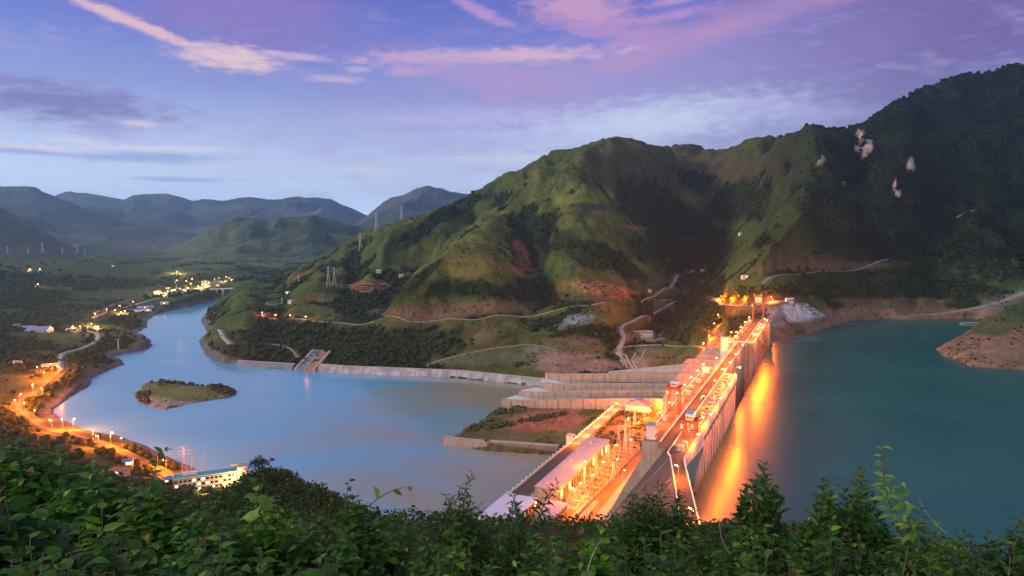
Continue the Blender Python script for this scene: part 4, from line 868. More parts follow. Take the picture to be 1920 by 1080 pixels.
# crest clutter
for i, (s0, t0, w, d, h) in enumerate([(20, 6.5, 6, 4, 3), (26, 5, 3, 3, 4), (52, 31, 4, 3, 2.6), (88, 32, 5, 3, 3), (150, 31, 6, 4, 3), (178, 30, 4, 4, 3.4), (205, 32, 5, 3, 2.5), (232, 30, 6, 4, 3.2), (262, 31, 5, 4, 3), (520, 27, 8, 4, 3.5), (575, 27, 7, 4, 3), (640, 8, 9, 5, 4), (690, 27, 8, 4, 4), (560, 8, 8, 5, 3)]):
    c = dam_thing('equipment_cabinet', 'pale steel equipment cabinet on the floodlit crest deck', 'cabinet', s0, t0, ZC+.1, 'cabinets on the crest deck')
    q = MB(); q.box(-w/2, w/2, -d/2, d/2, 0, h); q.build('casing', M['plaster'], c)
    q = MB(); q.box(-w/2-.2, w/2+.2, -d/2-.2, d/2+.2, h, h+.25); q.build('lid', M['grey_roof'], c)

# switchyard
def transformer(s, t, k):
    g = dam_thing('transformer', 'orange lit power transformer in the row beside the powerhouse wall', 'transformer', s, t, ZP, 'transformers along the powerhouse')
    q = MB(); q.box(-4, 4, -2, 2, .3, 4.6); q.build('tank', M['plaster'], g)
    q = MB()
    for x in np.arange(-3.6, 3.7, .8): q.box(x-.12, x+.12, 2.02, 3.2, .8, 4.2)
    q.build('radiator', M['steel'], g)
    for x in (-2.4, 0, 2.4):
        q = MB(); q.bar((x, -.5, 4.6), (x, -1, 7.2), .28, 6, .14); q.build('bushing', M['red_roof'], g)
    q = MB(); q.bar((-3.4, 1, 6), (3.4, 1, 6), .6, 8); q.box(-2, 2, .9, 1.1, 4.6, 5.6); q.build('oil_conservator', M['steel'], g)
    q = MB(); q.box(5.2, 6.0, -4, 4.5, 0, 8.5); q.build('fire_wall', M['concrete'], g)
for k, s0 in enumerate(np.arange(74, 206, 18.5)): transformer(s0, 105, k)
def lattice(name, x, y, z, h, wb, wt, r, label, cat='pylon', group=None, arms=3, rz=0.0, am=6.0, lean=0, m_='pylon'):
    g = empty(name, (x, y, z), rz, label, cat, group)
    n = max(4, int(h/(wb*.75))); q = MB(); lv = [0]
    for i in range(n): lv.append(lv[-1]+(1-.045*i))
    lv = [v/lv[-1]*h for v in lv]
    W_ = lambda v: wb+(wt-wb)*min(1, (v/h)/.72)
    cs = [(-1, -1), (1, -1), (1, 1), (-1, 1)]
    for i in range(n):
        a, b = lv[i], lv[i+1]; wa, wb_ = W_(a)/2, W_(b)/2
        for k in range(4):
            c0, c1 = cs[k], cs[(k+1) % 4]
            q.bar((c0[0]*wa, c0[1]*wa, a-(2 if i == 0 else 0)), (c0[0]*wb_, c0[1]*wb_, b), r)
            q.bar((c0[0]*wa, c0[1]*wa, a), (c1[0]*wb_, c1[1]*wb_, b), r*.55, 3); q.bar((c1[0]*wa, c1[1]*wa, a), (c0[0]*wb_, c0[1]*wb_, b), r*.55, 3)
            q.bar((c0[0]*wb_, c0[1]*wb_, b), (c1[0]*wb_, c1[1]*wb_, b), r*.5, 3)
    q.build('lattice_mast', M[m_], g)
    for k in range(arms):
        zz = h*(.97-.12*k) if arms > 1 else h*.95; L_ = am*(1-.08*abs(k-1)); w = W_(zz)/2
        q = MB()
        for sx in (-1, 1):
            q.bar((sx*w, 0, zz), (sx*L_, 0, zz+.2), r*.8); q.bar((sx*w, 0, zz+h*.035), (sx*L_, 0, zz+.2), r*.6, 3); q.bar((sx*L_, 0, zz), (sx*L_, 0, zz-h*.03), r*.5, 3)
        q.build('cross_arm', M[m_], g)
    return g
for i, (px, py, ph_) in enumerate([(1172, 852, 70), (1180, 830, 52), (1118, 892, 40), (1140, 868, 36), (1095, 925, 40), (1078, 948, 34), (1190, 800, 34), (1150, 905, 40), (1160, 835, 40)]):
    s0, t0 = loc(px, py, ZP); x, y, _ = st(s0, max(t0, 82)); hgt = ph_/FPX*y
    lattice('switchyard_gantry', x, y, ZP, hgt, 3.4, 1.3, .16, 'steel lattice mast carrying lines in the orange lit switchyard', 'lattice mast', 'lattice masts of the switchyard', arms=2, rz=DRZ+.3*i, am=3.6)
q = MB()
yard = dam_thing('busbar_structure', 'low steel busbar frames filling the orange lit switchyard', 'switchgear')
for s0 in np.arange(60, 250, 11):
    q = MB(); q.bar((s0, 86, ZP), (s0, 86, ZP+8), .18); q.bar((s0, 99, ZP), (s0, 99, ZP+8), .18); q.bar((s0, 85, ZP+8), (s0, 100, ZP+8), .22); q.build('frame', M['steel'], yard)
q = MB()
for t0 in (88, 92.5, 97): q.bar((60, t0, ZP+8.6), (248, t0, ZP+8.6), .09, 3)
q.build('busbar', M['steel'], yard)
rr = random.Random(3)
for k in range(60):
    q = MB(); s0, t0 = rr.uniform(58, 248), rr.choice([87, 90, 93, 96, 99]); q.box(s0-.5, s0+.5, t0-.4, t0+.4, ZP, ZP+rr.uniform(1.2, 2.6)); q.bar((s0, t0, ZP+.5), (s0, t0, ZP+rr.uniform(4, 5.5)), .2, 5)
    q.build('breaker', M['plaster'], yard)

# ------------------------------------------------------------------ lamps
LEN = {}
def lamp_light(energy, color, radius=.35):
    k = (energy, color)
    if k not in LEN:
        l = bpy.data.lights.new('lamp_light', 'POINT'); l.energy = energy; l.color = color; l.shadow_soft_size = radius; LEN[k] = l
    return LEN[k]
ORANGE = (1.0, .15, .003); AMBER = (1.0, .50, .14)
lamp_mesh = {}
def street_lamp(x, y, z, h, energy, label, group, color=ORANGE, rz=0.0, head=.45, arm=1.6):
    key = round(h, 1), head, arm
    if key not in lamp_mesh:
        p = MB(); p.bar((0, 0, -1), (0, 0, h), .16, 6, .09); p.bar((0, 0, h), (arm, 0, h+.5), .08, 5)
        hd = MB(); hd.box(arm-.4, arm+.8, -head*.6, head*.6, h+.30, h+.30+head*.7)
        g0 = empty('street_lamp'); a = p.build('post', M['steel'], g0); b = hd.build('lamp_head', M['lamp_orange'], g0)
        lamp_mesh[key] = (g0, a, b); g = g0
    else:
        s0, a, b = lamp_mesh[key]
        g = s0.copy(); COL.objects.link(g)
        for ch in (a, b):
            c = ch.copy(); COL.objects.link(c); c.parent = g
    g.location = (x, y, z); g.rotation_euler = (0, 0, rz); props(g, label, 'street lamp', group)
    lo = bpy.data.objects.new('lamp_light', lamp_light(energy, color)); COL.objects.link(lo); lo.parent = g; lo.location = (arm+.2, 0, h-.4)
    return g
KE = 3.4
for s0 in list(np.arange(40, 280, 34)):
    x, y, z = st(s0, 34.8, ZC); street_lamp(x, y, z, 9, 9500*KE, 'orange street lamp along the downstream edge of the floodlit crest deck', 'lamps along the crest deck', rz=DRZ-1.57)
for s0 in (70, 140, 205, 262):
    x, y, z = st(s0, 12.8, ZC); street_lamp(x, y, z, 9, 8500*KE, 'orange street lamp beside the crest road above the intake gates', 'lamps beside the crest road', rz=DRZ-1.57)
for s0 in (318, 372, 432, 480):
    x, y, z = st(s0, 27, ZC); street_lamp(x, y, z, 9, 12000*KE, 'orange street lamp on the narrow part of the crest road', 'lamps on the narrow crest road', rz=DRZ-1.57)
for s0, t0 in ((520, 29.5), (575, 29.5), (630, 29.5), (690, 29.5), (510, 6), (560, 6), (615, 6), (680, 6)):
    x, y, z = st(s0, t0, ZC); street_lamp(x, y, z, 9, 15000*KE, 'orange street lamp on the far block of the crest', 'lamps on the far crest block', rz=DRZ-1.57)
for s0, t0 in ((30, 1.4), (85, 1.4), (140, 1.4), (195, 1.4), (240, 1.4), (277, 1.4), (300, 14), (350, 14), (420, 14), (510, 4), (580, 4), (660, 4)):  # lamps and long arms added to spread orange over water and piers
    x, y, z = st(s0, t0, ZC); street_lamp(x, y, z, 9, 36000*KE, 'added orange lamp on the reservoir edge of the crest', 'added lamps along the reservoir edge of the crest', rz=DRZ-1.57, arm=4.6)
for x, y in ((100, 398), (92, 335)):
    street_lamp(x, y, ZC, 9, 20000*KE, 'orange street lamp on the crest road bend nearest the bushes', 'lamps on the crest road bend', rz=DRZ+1.57)
for px, py, e in [(1195, 826, 24), (1135, 885, 20), (1152, 872, 20), (1108, 932, 30), (1086, 948, 34), (1100, 905, 16), (1160, 902, 16), (1128, 905, 24), (1185, 860, 18), (1068, 960, 24), (1215, 800, 22), (1175, 925, 18)]:
    s0, t0 = loc(px, py, ZP); x, y, z = st(s0, max(71.5, t0), ZP); street_lamp(x, y, z, 19, e*1000*KE, 'tall orange lamp post in the switchyard', 'lamp posts in the switchyard', rz=px*.3)
for s0 in (215, 250, 290, 330, 365):
    x, y, z = st(s0, 148, ZP); street_lamp(x, y, z, 8, 15000*KE, 'orange lamp beside the platform road along the tailrace', 'lamps of the tailrace road', rz=DRZ+1.57)
for s0, t0 in ((300, 118), (345, 110), (382, 98), (330, 84), (280, 76)):
    x, y, z = st(s0, t0, ZP); street_lamp(x, y, z, 10, 36000*KE, 'orange lamp post at the planted end of the yard', 'lamp posts at the planted yard end', rz=s0)
for s0, t0, zz in ((497, 44, 92), (540, 46, 95), (590, 48, 97), (640, 50, 99)):
    x, y, _ = st(s0, t0); z = max(float(hz(x, y)), 80); street_lamp(x, y, z, 11, 60000*KE, 'orange lamp on the slope below the far end of the crest', 'lamps below the far crest', rz=s0)
for px, py in ((1352, 564), (1372, 567), (1395, 568), (1420, 568), (1448, 567)):
    p = hit(px, py); street_lamp(p[0], p[1], p[2], 9, 90000*KE, 'orange lamp beside the bright road above the far end of the dam', 'lamps of the far abutment road', rz=px)
for px, py, e in [(1330, 640, 12), (1318, 655, 10), (1348, 600, 12), (1340, 618, 14)]:
    p = hit(px, py); street_lamp(p[0], p[1], p[2], 10, e*4500*KE, 'orange lamp on the wooded slope beside the lift tower', 'lamps on the slope beside the lift tower', rz=px)
for px, py, e in [(138, 806, 26), (208, 836, 26), (296, 878, 24), (98, 698, 22), (84, 715, 22), (62, 738, 22), (38, 757, 22), (46, 775, 22), (64, 790, 18), (72, 704, 16), (30, 768, 14), (112, 704, 12), (80, 745, 12), (118, 806, 12), (175, 830, 14), (228, 846, 14), (186, 842, 12), (98, 808, 12), (312, 888, 14)]:  # last ones put in off the road to widen the orange glow
    p = hit(px, py, 300); street_lamp(p[0], p[1], p[2], 14, e*4200*KE, 'orange lamp beside the winding road on the left river bank', 'lamps of the left bank road', rz=px, head=.6)
for px, py, e in [(314, 551, 60), (305, 554, 40), (326, 548, 30), (338, 546, 30), (345, 548, 24), (352, 545, 24), (372, 541, 40), (380, 538, 24), (392, 534, 24), (340, 540, 20), (332, 530, 20), (402, 528, 16), (412, 526, 12), (425, 523, 12), (360, 527, 14), (350, 531, 14),
                  (170, 614, 40), (137, 619, 24), (186, 619, 20), (150, 619, 10), (215, 588, 16), (236, 589, 24), (226, 591, 16), (70, 538, 20), (332, 513, 50), (56, 509, 6), (75, 509, 5)]:
    p = hit(px, py, 900); street_lamp(p[0], p[1], p[2], 9, e*(1100 if e < 40 else 4500)*KE, 'tiny lamp among the lights of the far riverside village', 'lights of the far village', color=AMBER, rz=px, head=.9)
for px, py in ((372, 935), (405, 928), (440, 918)):
    p = hit(px, py, 300); street_lamp(p[0], p[1], p[2], 7, 9000*KE, 'yellow lamp in the forecourt of the teal roofed office', 'lamps of the office forecourt', color=AMBER, rz=px)
for px, py in ((250, 571), (225, 579), (200, 586), (180, 595)):
    p = hit(px, py, 900); street_lamp(p[0], p[1], p[2], 9, 11000*KE, 'small orange lamp along the far lit highway on the left bank', 'lamps of the far highway', rz=px, head=1)
for px, py in ((490, 592), (515, 596), (545, 597), (575, 600)):  # lamps added in place of car light trails along the road
    p = hit(px, py, 900); street_lamp(p[0], p[1], p[2], 7, 7000*KE, 'small added orange lamp on the bend of the hillside road', 'added lamps of the hillside road', rz=px, head=.7)
#@@P4
# ------------------------------------------------------------------ road surfaces
def ribbon(name, Q, w, mt, label, kind='structure', dz=.25):
    d = np.gradient(Q[:, :2], axis=0); d /= np.maximum(np.hypot(d[:, 0], d[:, 1]), 1e-6)[:, None]; nrm = np.stack([-d[:, 1], d[:, 0]], 1)
    V = []
    for s_, zz in ((-.5, -1.5), (-.5, dz), (.5, dz), (.5, -1.5)):
        V.append(np.c_[Q[:, :2]+nrm*w*s_, Q[:, 2]+zz])
    n = len(Q); V = np.stack(V, 1).reshape(-1, 3); i = np.arange(n-1)*4
    F = np.concatenate([np.stack([i+k, i+k+1, i+k+5, i+k+4], 1) for k in range(3)])
    o = link_mesh(name, V, F, mt); props(o, label, 'road', kind=kind); return o
RL = {'hillside': 'thin road cut across the foot of the green mountain', 'lit_bend': 'hillside road with a lit bend', 'upper_left': 'short piece of road above the lit bend', 'valley_upper': 'road climbing the side valley',
 'valley': 'pale winding road in the valley mouth', 'valley_foot': 'broad road foot ramp', 'dam_access': 'road from the valley to the dam', 'river_track': 'dirt track above the bank wall', 'bank_track': 'dirt track to the boat ramp',
 'left_bank_cut': 'grey road cut on the river point', 'highway_lit': 'far lit highway', 'curve': 'curved road by the warehouse', 'pink_road': 'pinkish lit road going up', 'lamp_road': 'road lit by orange lamps on the left bank',
 'ridge_track': 'bench track on the wooded hill', 'right_track': 'short track high on the right hill', 'inlet_track': 'grey track round the inlet', 'crest_approach': 'bright road at the far end of the dam', 'plain_track': 'track in the plain'}
for k, Q in RW.items(): ribbon('path' if ROADS[k][2] == 'd' else 'road', Q, ROADS[k][1], {'c': M['road_concrete'], 'a': M['asphalt'], 'd': M['dirt']}[ROADS[k][2]], RL[k])

# ------------------------------------------------------------------ bank works
def bank_band(name, pts, h, back, mt, label, cat, cap=.8, z0=-3):
    g = empty(name, (0, 0, 0), 0, label, cat)
    P = [at_z(px, py, 0) for px, py in pts]; P = np.array(P)[:, :2]
    d = np.r_[0, np.cumsum(np.hypot(*(P[1:]-P[:-1]).T))]; n = max(3, int(d[-1]/8)); t = np.linspace(0, d[-1], n); P = np.stack([np.interp(t, d, P[:, i]) for i in (0, 1)], 1)
    dd = np.gradient(P, axis=0); dd /= np.hypot(dd[:, 0], dd[:, 1])[:, None]; nr = np.stack([-dd[:, 1], dd[:, 0]], 1)
    if nr[:, 1].mean() < 0: nr = -nr
    V = np.stack([np.c_[P-nr*3, np.full(n, z0)], np.c_[P+nr*back, np.full(n, h)], np.c_[P+nr*(back+7), np.full(n, h)], np.c_[P+nr*(back+7), np.full(n, z0)]], 1).reshape(-1, 3); i = np.arange(n-1)*4
    F = np.concatenate([np.stack([i+k, i+k+1, i+k+5, i+k+4], 1) for k in range(3)])
    link_mesh('facing', V, F, mt, g)
    q = MB()
    for a in range(n-1):
        p0, p1 = P[a]+nr[a]*(back+.4), P[a+1]+nr[a+1]*(back+.4); q.bar((p0[0], p0[1], h+cap*.5), (p1[0], p1[1], h+cap*.5), cap*.7)
    q.build('coping', M['plaster'], g)
    q = MB()
    for a in range(2, n-1, 3):
        p0, p1 = P[a]-nr[a]*2.4, P[a]+nr[a]*back; q.bar((p0[0], p0[1], -1.6), (p1[0], p1[1], h+.1), .32)
    q.build('joint_rib', M['plaster'], g)
    return g
bank_band('embankment', [(592, 696), (640, 700), (740, 704), (860, 709), (985, 722), (1010, 725)], 10.5, 13, M['slab_grey'], 'pale stained concrete bank facing along the far shore below the mountain', 'embankment')
bank_band('embankment', [(438, 686), (480, 689), (546, 693)], 8, 12, M['slab_blue'], 'dark blue grey stone bank facing left of the boat ramp', 'embankment')
g = empty('boat_ramp', (0, 0, 0), 0, 'steep pale boat ramp with side walls cutting down through the bank', 'ramp')
a0 = at_z(552, 694, 0); a1 = at_z(590, 697, 0); top_ = at_y(604, 660, 1335); dd = (top_-(a0+a1)/2)
for k, (f0, f1, hh, mt) in enumerate([(0, .12, 2.0, 'concrete'), (.14, .45, .8, 'slab_blue'), (.47, .53, 1.4, 'concrete'), (.55, .86, .8, 'rock_wall'), (.88, 1, 2.0, 'concrete')]):
    q = MB(); b0 = a0+(a1-a0)*f0; b1 = a0+(a1-a0)*f1; tz = top_[2]+3.2
    q.hexa([(b0[0], b0[1], -4), (b1[0], b1[1], -4), (b1[0]+dd[0], b1[1]+dd[1], tz-6), (b0[0]+dd[0], b0[1]+dd[1], tz-6), (b0[0], b0[1], hh+2.2), (b1[0], b1[1], hh+2.2), (b1[0]+dd[0], b1[1]+dd[1], tz+hh), (b0[0]+dd[0], b0[1]+dd[1], tz+hh)])
    q.build('side_wall' if mt == 'concrete' else 'lane', M[mt], g)
g = empty('retaining_wall', (0, 0, 0), 0, 'low stained concrete wall round the water side of the grassy terrace', 'retaining wall')
P = [at_z(831, 835, 0)[:2], at_z(912, 843.5, 0)[:2], at_z(918, 842.5, 0)[:2], at_z(1047, 852, 0)[:2]]
q = MB()
for a, b in zip(P[:-1], P[1:]):
    d = (b-a)/np.hypot(*(b-a)); n_ = np.array([-d[1], d[0]])*7; q.prism([a, b, b+n_, a+n_], -6, 9.6)
q.build('wall', M['concrete'], g)
q = MB()
for k in np.arange(.03, 1, .045):
    a = P[2]+(P[3]-P[2])*k; q.box(a[0]-.25, a[0]+.25, a[1]-.35, a[1]+.1, 0, 8.6)
q.build('joint_strip', M['concrete_shade_joint'], g)

# valley foot: stepped concrete blocks where the road reaches the spillway
g = empty('conveyor_ruin', (0, 0, 0), 0, 'pale broken concrete ramps at the foot of the valley road above the spillway', 'ramp')
for pts, w in (([(1160, 660), (1168, 672), (1176, 690)], 3.0), ([(1172, 664), (1180, 680), (1188, 692)], 2.6), ([(1152, 655), (1160, 668), (1170, 684)], 2.2), ([(1192, 662), (1184, 676), (1196, 692)], 1.8), ([(1210, 655), (1203, 672)], 2.2)):
    q = MB(); Q = [hit(*p) for p in pts]
    for a, b in zip(Q[:-1], Q[1:]): q.bar(tuple(a), tuple(b), w*.8)
    q.build('ramp_segment', M['concrete'], g)

# ------------------------------------------------------------------ river bridge
a = at_y(394, 541.5, 2560); b = at_y(458, 539.5, 2500)
g = empty('road_bridge', (0, 0, 0), 0, 'long pale road bridge on tall piers across the upper river', 'bridge')
d = (b-a); d[2] = 0; Lb = np.hypot(d[0], d[1]); d = d/Lb; n_ = np.array([-d[1], d[0], 0])*5
zd = a[2]
q = MB(); q.hexa([tuple(a-n_-[0, 0, 3]), tuple(b-n_-[0, 0, 3]), tuple(b+n_-[0, 0, 3]), tuple(a+n_-[0, 0, 3]), tuple(a-n_), tuple(b-n_), tuple(b+n_), tuple(a+n_)]); q.build('deck', M['plaster'], g)
for f in (.2, .38, .79):
    c = a+(b-a)*f; q = MB(); q.box(c[0]-2.6, c[0]+2.6, c[1]-4, c[1]+4, -8, c[2]-3); q.box(c[0]-4.5, c[0]+4.5, c[1]-4.5, c[1]+4.5, c[2]-6, c[2]-2.9); q.build('pier', M['plaster'], g)
for sgn in (-1, 1):
    q = MB(); q.bar(tuple(a+n_*sgn*.95+[0, 0, .6]), tuple(b+n_*sgn*.95+[0, 0, .6]), .5); q.build('railing', M['plaster'], g)

# ------------------------------------------------------------------ pylons
def pylon_at(px, py, hpx, label, group, ymin=900, d=None, r=None, arms=3):
    p = hit(px, py, ymin) if d is None else at_y(px, py, d)
    if p is None: p = at_y(px, py, 3500)
    h = hpx/FPX*p[1]; lattice('pylon', p[0], p[1], p[2]-1, h, h*.2, h*.045, r or max(.12, p[1]*.00016), label, 'pylon', group, arms=arms, rz=.4, am=h*.17)
for px, py, hp, lab in [(706, 432, 34, 'tall steel pylon standing on the skyline ridge left of the green mountain'), (676, 470, 33, 'steel pylon on the open slope just below the skyline pylon'),
                        (616, 537, 39, 'left one of the pair of pylons on the lower green slope'), (627, 536, 36, 'right one of the pair of pylons on the lower green slope'),
                        (560, 530, 15, 'small single pylon low on the left end of the ridge'), (529, 571, 14, 'small thin pole pylon beside the upper hillside road')]:
    pylon_at(px, py, hp, lab, None)
pylon_at(753, 412, 26, 'pylon on the ridge line in front of the pointed blue peak', None, d=2330)
for px, py, hp in [(14, 474, 14), (80, 473, 18), (53, 474, 10), (117, 474, 10), (145, 474, 14), (160, 476, 9), (288, 470, 10), (471, 442, 12), (560, 470, 8)]:
    pylon_at(px, py, hp, 'faint far pylon in the hazy plain and its hills', 'faint pylons beyond the plain', d={471: 5750, 560: 5400}.get(px, 4300), r=.5)
for px, py, hp in [(346, 892, 60), (363, 892, 54), (386, 896, 50)]:
    pylon_at(px, py, hp, 'thin dark lattice pylon against the river behind the teal roofed office', 'pylons by the near river bank', ymin=450)
p = hit(222, 655, 900); lattice('radio_mast', p[0], p[1], p[2], 20/FPX*p[1], 3, 1, .25, 'small pale mast on the river point below the village', 'mast', arms=1)
p = at_y(182, 524, 3050); lattice('radio_mast', p[0], p[1], p[2], 16/FPX*p[1], 5, 2.5, .8, 'red and white radio mast standing in the wooded plain', 'mast', arms=1, m_='rail_white')

# ------------------------------------------------------------------ buildings of the left bank and the valley
def bld(px, py, w, d, h, rz, roof_m, label, cat='house', name='house', wall='plaster', roof='gable', win=(3, 1), lit=.3, group=None, ymin=500, over=.6, parapet=0):
    p = hit(px, py, ymin); return building(name, label, cat, p[0], p[1], R(rz), p[2], w, d, h, M[roof_m], M[wall], roof=roof, win=win, lit=lit, group=group, over=over, parapet=parapet)
b = bld(394, 912, 58, 13, 12, 24, 'teal_roof', 'long white office building with a flat teal roof among the near trees', 'building', 'office_building', 'white', 'flat', (16, 3), .25, ymin=450, parapet=1.6)
q = MB(); q.box(-22, -10, 1, 5.5, 12.6, 15); q.build('roof_block', M['white'], b)
q = MB(); q.prism([(25+8*math.cos(R(a)), 1+8*math.sin(R(a))) for a in range(-90, 91, 15)]+[(23, 9), (23, -7)], -3, 16); c = q.build('round_end', M['white'], b)
q = MB(); q.box(18, 31, -2, 4, 16.1, 18.4); q.build('roof_terrace', M['grey_roof'], c)
for k, (px, py, w, d, h, rz, rm, lab) in enumerate([(240, 872, 9, 7, 5, 20, 'blue_roof', 'small hut with a bright blue roof among the leaves left of the office'), (322, 905, 10, 8, 5, 15, 'blue_roof', 'blue roofed hut just left of the teal roofed office'),
      (224, 890, 16, 8, 5, -10, 'red_roof', 'low house with a pinkish curved roof under the left bushes'), (280, 905, 14, 8, 5, 25, 'red_roof', 'low reddish house near the lamp beside the office'), (95, 690, 26, 12, 6, 30, 'grey_roof', 'long grey roofed shed at the top of the lamp lit road')]):
    bld(px, py, w, d, h, rz, rm, lab, ymin=450)
bld(74, 622, 46, 30, 6, 8, 'purple_roof', 'big warehouse with a flat purple roof on the left plain', 'warehouse', 'warehouse', 'white', 'gable', (5, 1), 0, ymin=900)
bld(54, 616, 30, 8, 5, 8, 'grey_roof', 'long white shed behind the purple roofed warehouse', 'shed', 'shed', 'white', ymin=900)
bld(262, 584, 62, 14, 6, 32, 'blue_roof', 'long bright blue roofed factory shed beside the far bank road', 'factory shed', 'factory', 'white', ymin=900, lit=.4)
bld(272, 578, 46, 12, 6, 32, 'blue_roof', 'shorter blue roofed shed behind the long blue factory shed', 'factory shed', 'factory', 'white', ymin=900)
bld(309, 570, 24, 10, 5, 5, 'white', 'small white shed alone on the bank above the river bend', 'shed', 'shed', 'white', ymin=900)
bld(230, 591, 34, 12, 5, 20, 'red_roof', 'lit pinkish yard building left of the blue factory shed', 'building', 'workshop', 'plaster', ymin=900, lit=1)
rr = random.Random(5)
for k in range(34):
    t = rr.random(); px = 290+150*t+rr.uniform(-6, 6); py = 552-26*t+rr.uniform(-7, 5)
    rn_ = rr.choice(['red_roof', 'grey_roof', 'white', 'sky_roof'])
    bld(px, py, rr.uniform(9, 17), rr.uniform(7, 10), rr.uniform(4, 8), rr.uniform(-30, 40), rn_, 'small %s roofed house in the lit far village above the river' % {'red_roof': 'red', 'grey_roof': 'grey', 'white': 'white', 'sky_roof': 'blue'}[rn_], group='houses of the far village', win=(2, 1), lit=.6, ymin=900)
for px, py in ((130, 621), (142, 620), (165, 616), (178, 618), (190, 620), (32, 612), (56, 509), (76, 510), (70, 539), (213, 500), (330, 515), (32, 683)):
    bld(px, py, 13, 9, 5, rr.uniform(-20, 30), rr.choice(['red_roof', 'white', 'grey_roof']), 'isolated small house out on the left plain', group='scattered houses of the plain', win=(2, 1), lit=.6, ymin=900)
for px, py, lab in [(540, 550, 'tiny lit house on the left slope of the mountain'), (545, 567, 'small white house right of the upper hillside road'), (753, 518, 'tiny white house in the wooded ravine'), (710, 510, 'tiny pale house high beside the red terraces'),
                    (1318, 508, 'pale house at the head of the side valley'), (1300, 510, 'second pale house at the head of the side valley'), (1290, 513, 'grey roofed house lowest at the head of the side valley'), (1396, 521, 'white roofed shed on the wooded hill above the dam'), (1389, 440, 'pale house alone high in the valley'), (1216, 546, 'small reddish house beside the valley road')]:
    bld(px, py, 12, 8, 4, rr.uniform(-30, 30), rr.choice(['white', 'grey_roof']), lab, win=(2, 1), lit=.3, ymin=900, wall='white')
bld(1203, 626, 44, 9, 6, -4, 'grey_roof', 'long white shed with a row of dark openings in the valley', 'shed', 'storage_shed', 'white', 'flat', (9, 1), 0, ymin=900)
bld(1212, 634, 22, 9, 3, -4, 'plaster', 'low pale slab building in front of the valley shed', 'shed', 'shed', 'plaster', 'flat', (2, 1), 0, ymin=900)
bld(1480, 566, 14, 6, 6, 10, 'white', 'white equipment hut at the end of the bright abutment road', 'hut', 'hut', 'white', ymin=900)
p = at_z(1818, 609, ZR); g = empty('pontoon', (p[0], p[1], ZR), R(-8), 'grey floating pontoon moored in the inlet beside the bare headland', 'pontoon')
q = MB(); q.box(-16, 16, -6, 6, -.5, 1.2); q.build('hull', M['steel'], g); q = MB(); q.box(-14, 14, -5, 5, 3.8, 4.3); q.build('canopy', M['grey_roof'], g)
q = MB()
for x in (-13, 0, 13):
    for y in (-4.5, 4.5): q.bar((x, y, 1.2), (x, y, 3.8), .15)
q.build('post', M['steel'], g)

# ------------------------------------------------------------------ woods on the hills
ico_v = []; gr = (1+5**.5)/2
for a, b in ((1, gr), (-1, gr), (1, -gr), (-1, -gr)): ico_v += [(0, a, b), (a, b, 0), (b, 0, a)]
ico_v = np.array(ico_v, float); ico_v /= np.linalg.norm(ico_v[0])
from mathutils.geometry import convex_hull_2d as _ch
def ico_faces(v):
    F = []; n = len(v); e = min(np.linalg.norm(v[0]-v[i]) for i in range(1, n))*1.05
    for i in range(n):
        for j in range(i+1, n):
            if np.linalg.norm(v[i]-v[j]) > e: continue
            for k in range(j+1, n):
                if np.linalg.norm(v[i]-v[k]) <= e and np.linalg.norm(v[j]-v[k]) <= e:
                    f = (i, j, k) if np.dot(np.cross(v[j]-v[i], v[k]-v[i]), v[i]) > 0 else (i, k, j); F.append(f)
    return np.array(F)
ico_f = ico_faces(ico_v)
def subdiv(v, f):
    v = list(map(tuple, v)); c = {}; F = []
    def mid(a, b):
        k = (min(a, b), max(a, b))
        if k not in c:
            m_ = np.array(v[a])+v[b]; m_ /= np.linalg.norm(m_); c[k] = len(v); v.append(tuple(m_))
        return c[k]
    for a, b, d in f:
        x, y, z = mid(a, b), mid(b, d), mid(d, a); F += [(a, x, z), (b, y, x), (d, z, y), (x, y, z)]
    return np.array(v), np.array(F)
sv_, sf_ = subdiv(ico_v, ico_f)
def crowns(name, P, rad, label, cols, fine=False, squash=.85, kind='stuff'):
    v0, f0 = (sv_, sf_) if fine else (ico_v, ico_f); n = len(P); k = len(v0)
    if n == 0: return
    j = 1+RNG.uniform(-.30, .34, (n, k, 1)); V = v0[None]*j*rad[:, None, None]; V[..., 2] *= squash*RNG.uniform(.75, 1.35, (n, 1))
    V = V+P[:, None, :]+np.array([0, 0, 1])*(rad*.55)[:, None, None]
    F = (f0[None]+(np.arange(n)*k)[:, None, None]).reshape(-1, 3)
    cc = np.repeat(cols[:, None, :], k, 1)*RNG.uniform(.75, 1.25, (n, k, 1))
    o = link_mesh(name, V.reshape(-1, 3), F, M['foliage'], cols=cc.reshape(-1, 3)); props(o, label, 'trees', kind=kind); return o
M['foliage'] = mat('foliage', attr=True, rough=.9, spec=.15, nscale=.9, namt=.2)
i0 = np.searchsorted(rows, 470); i1 = np.searchsorted(rows, 4600)
area = np.zeros(ZZ.shape); dr = np.gradient(rows); area = (A[1]-A[0])*YY*dr[:, None]
vis = (AA > -.86) & (AA < .86) & (PY < 1090)
dens = FOR*FOR*area*vis*np.where(YY > 2300, .0042, .0125)*np.where(YY > 3000, .55, 1)
dens[:i0] = 0; dens[i1:] = 0
sparse = area*vis*(.0007+.0035*sstep(.0, .5, n2+.5*n1))*(FOR < .4)*(ZZ > 6)*(YY > 900)*(YY < 3200)*(SR > 12)*(SQ > 8); sparse[:i0] = 0; sparse[sitem] = 0; sparse[ter > 0] = 0
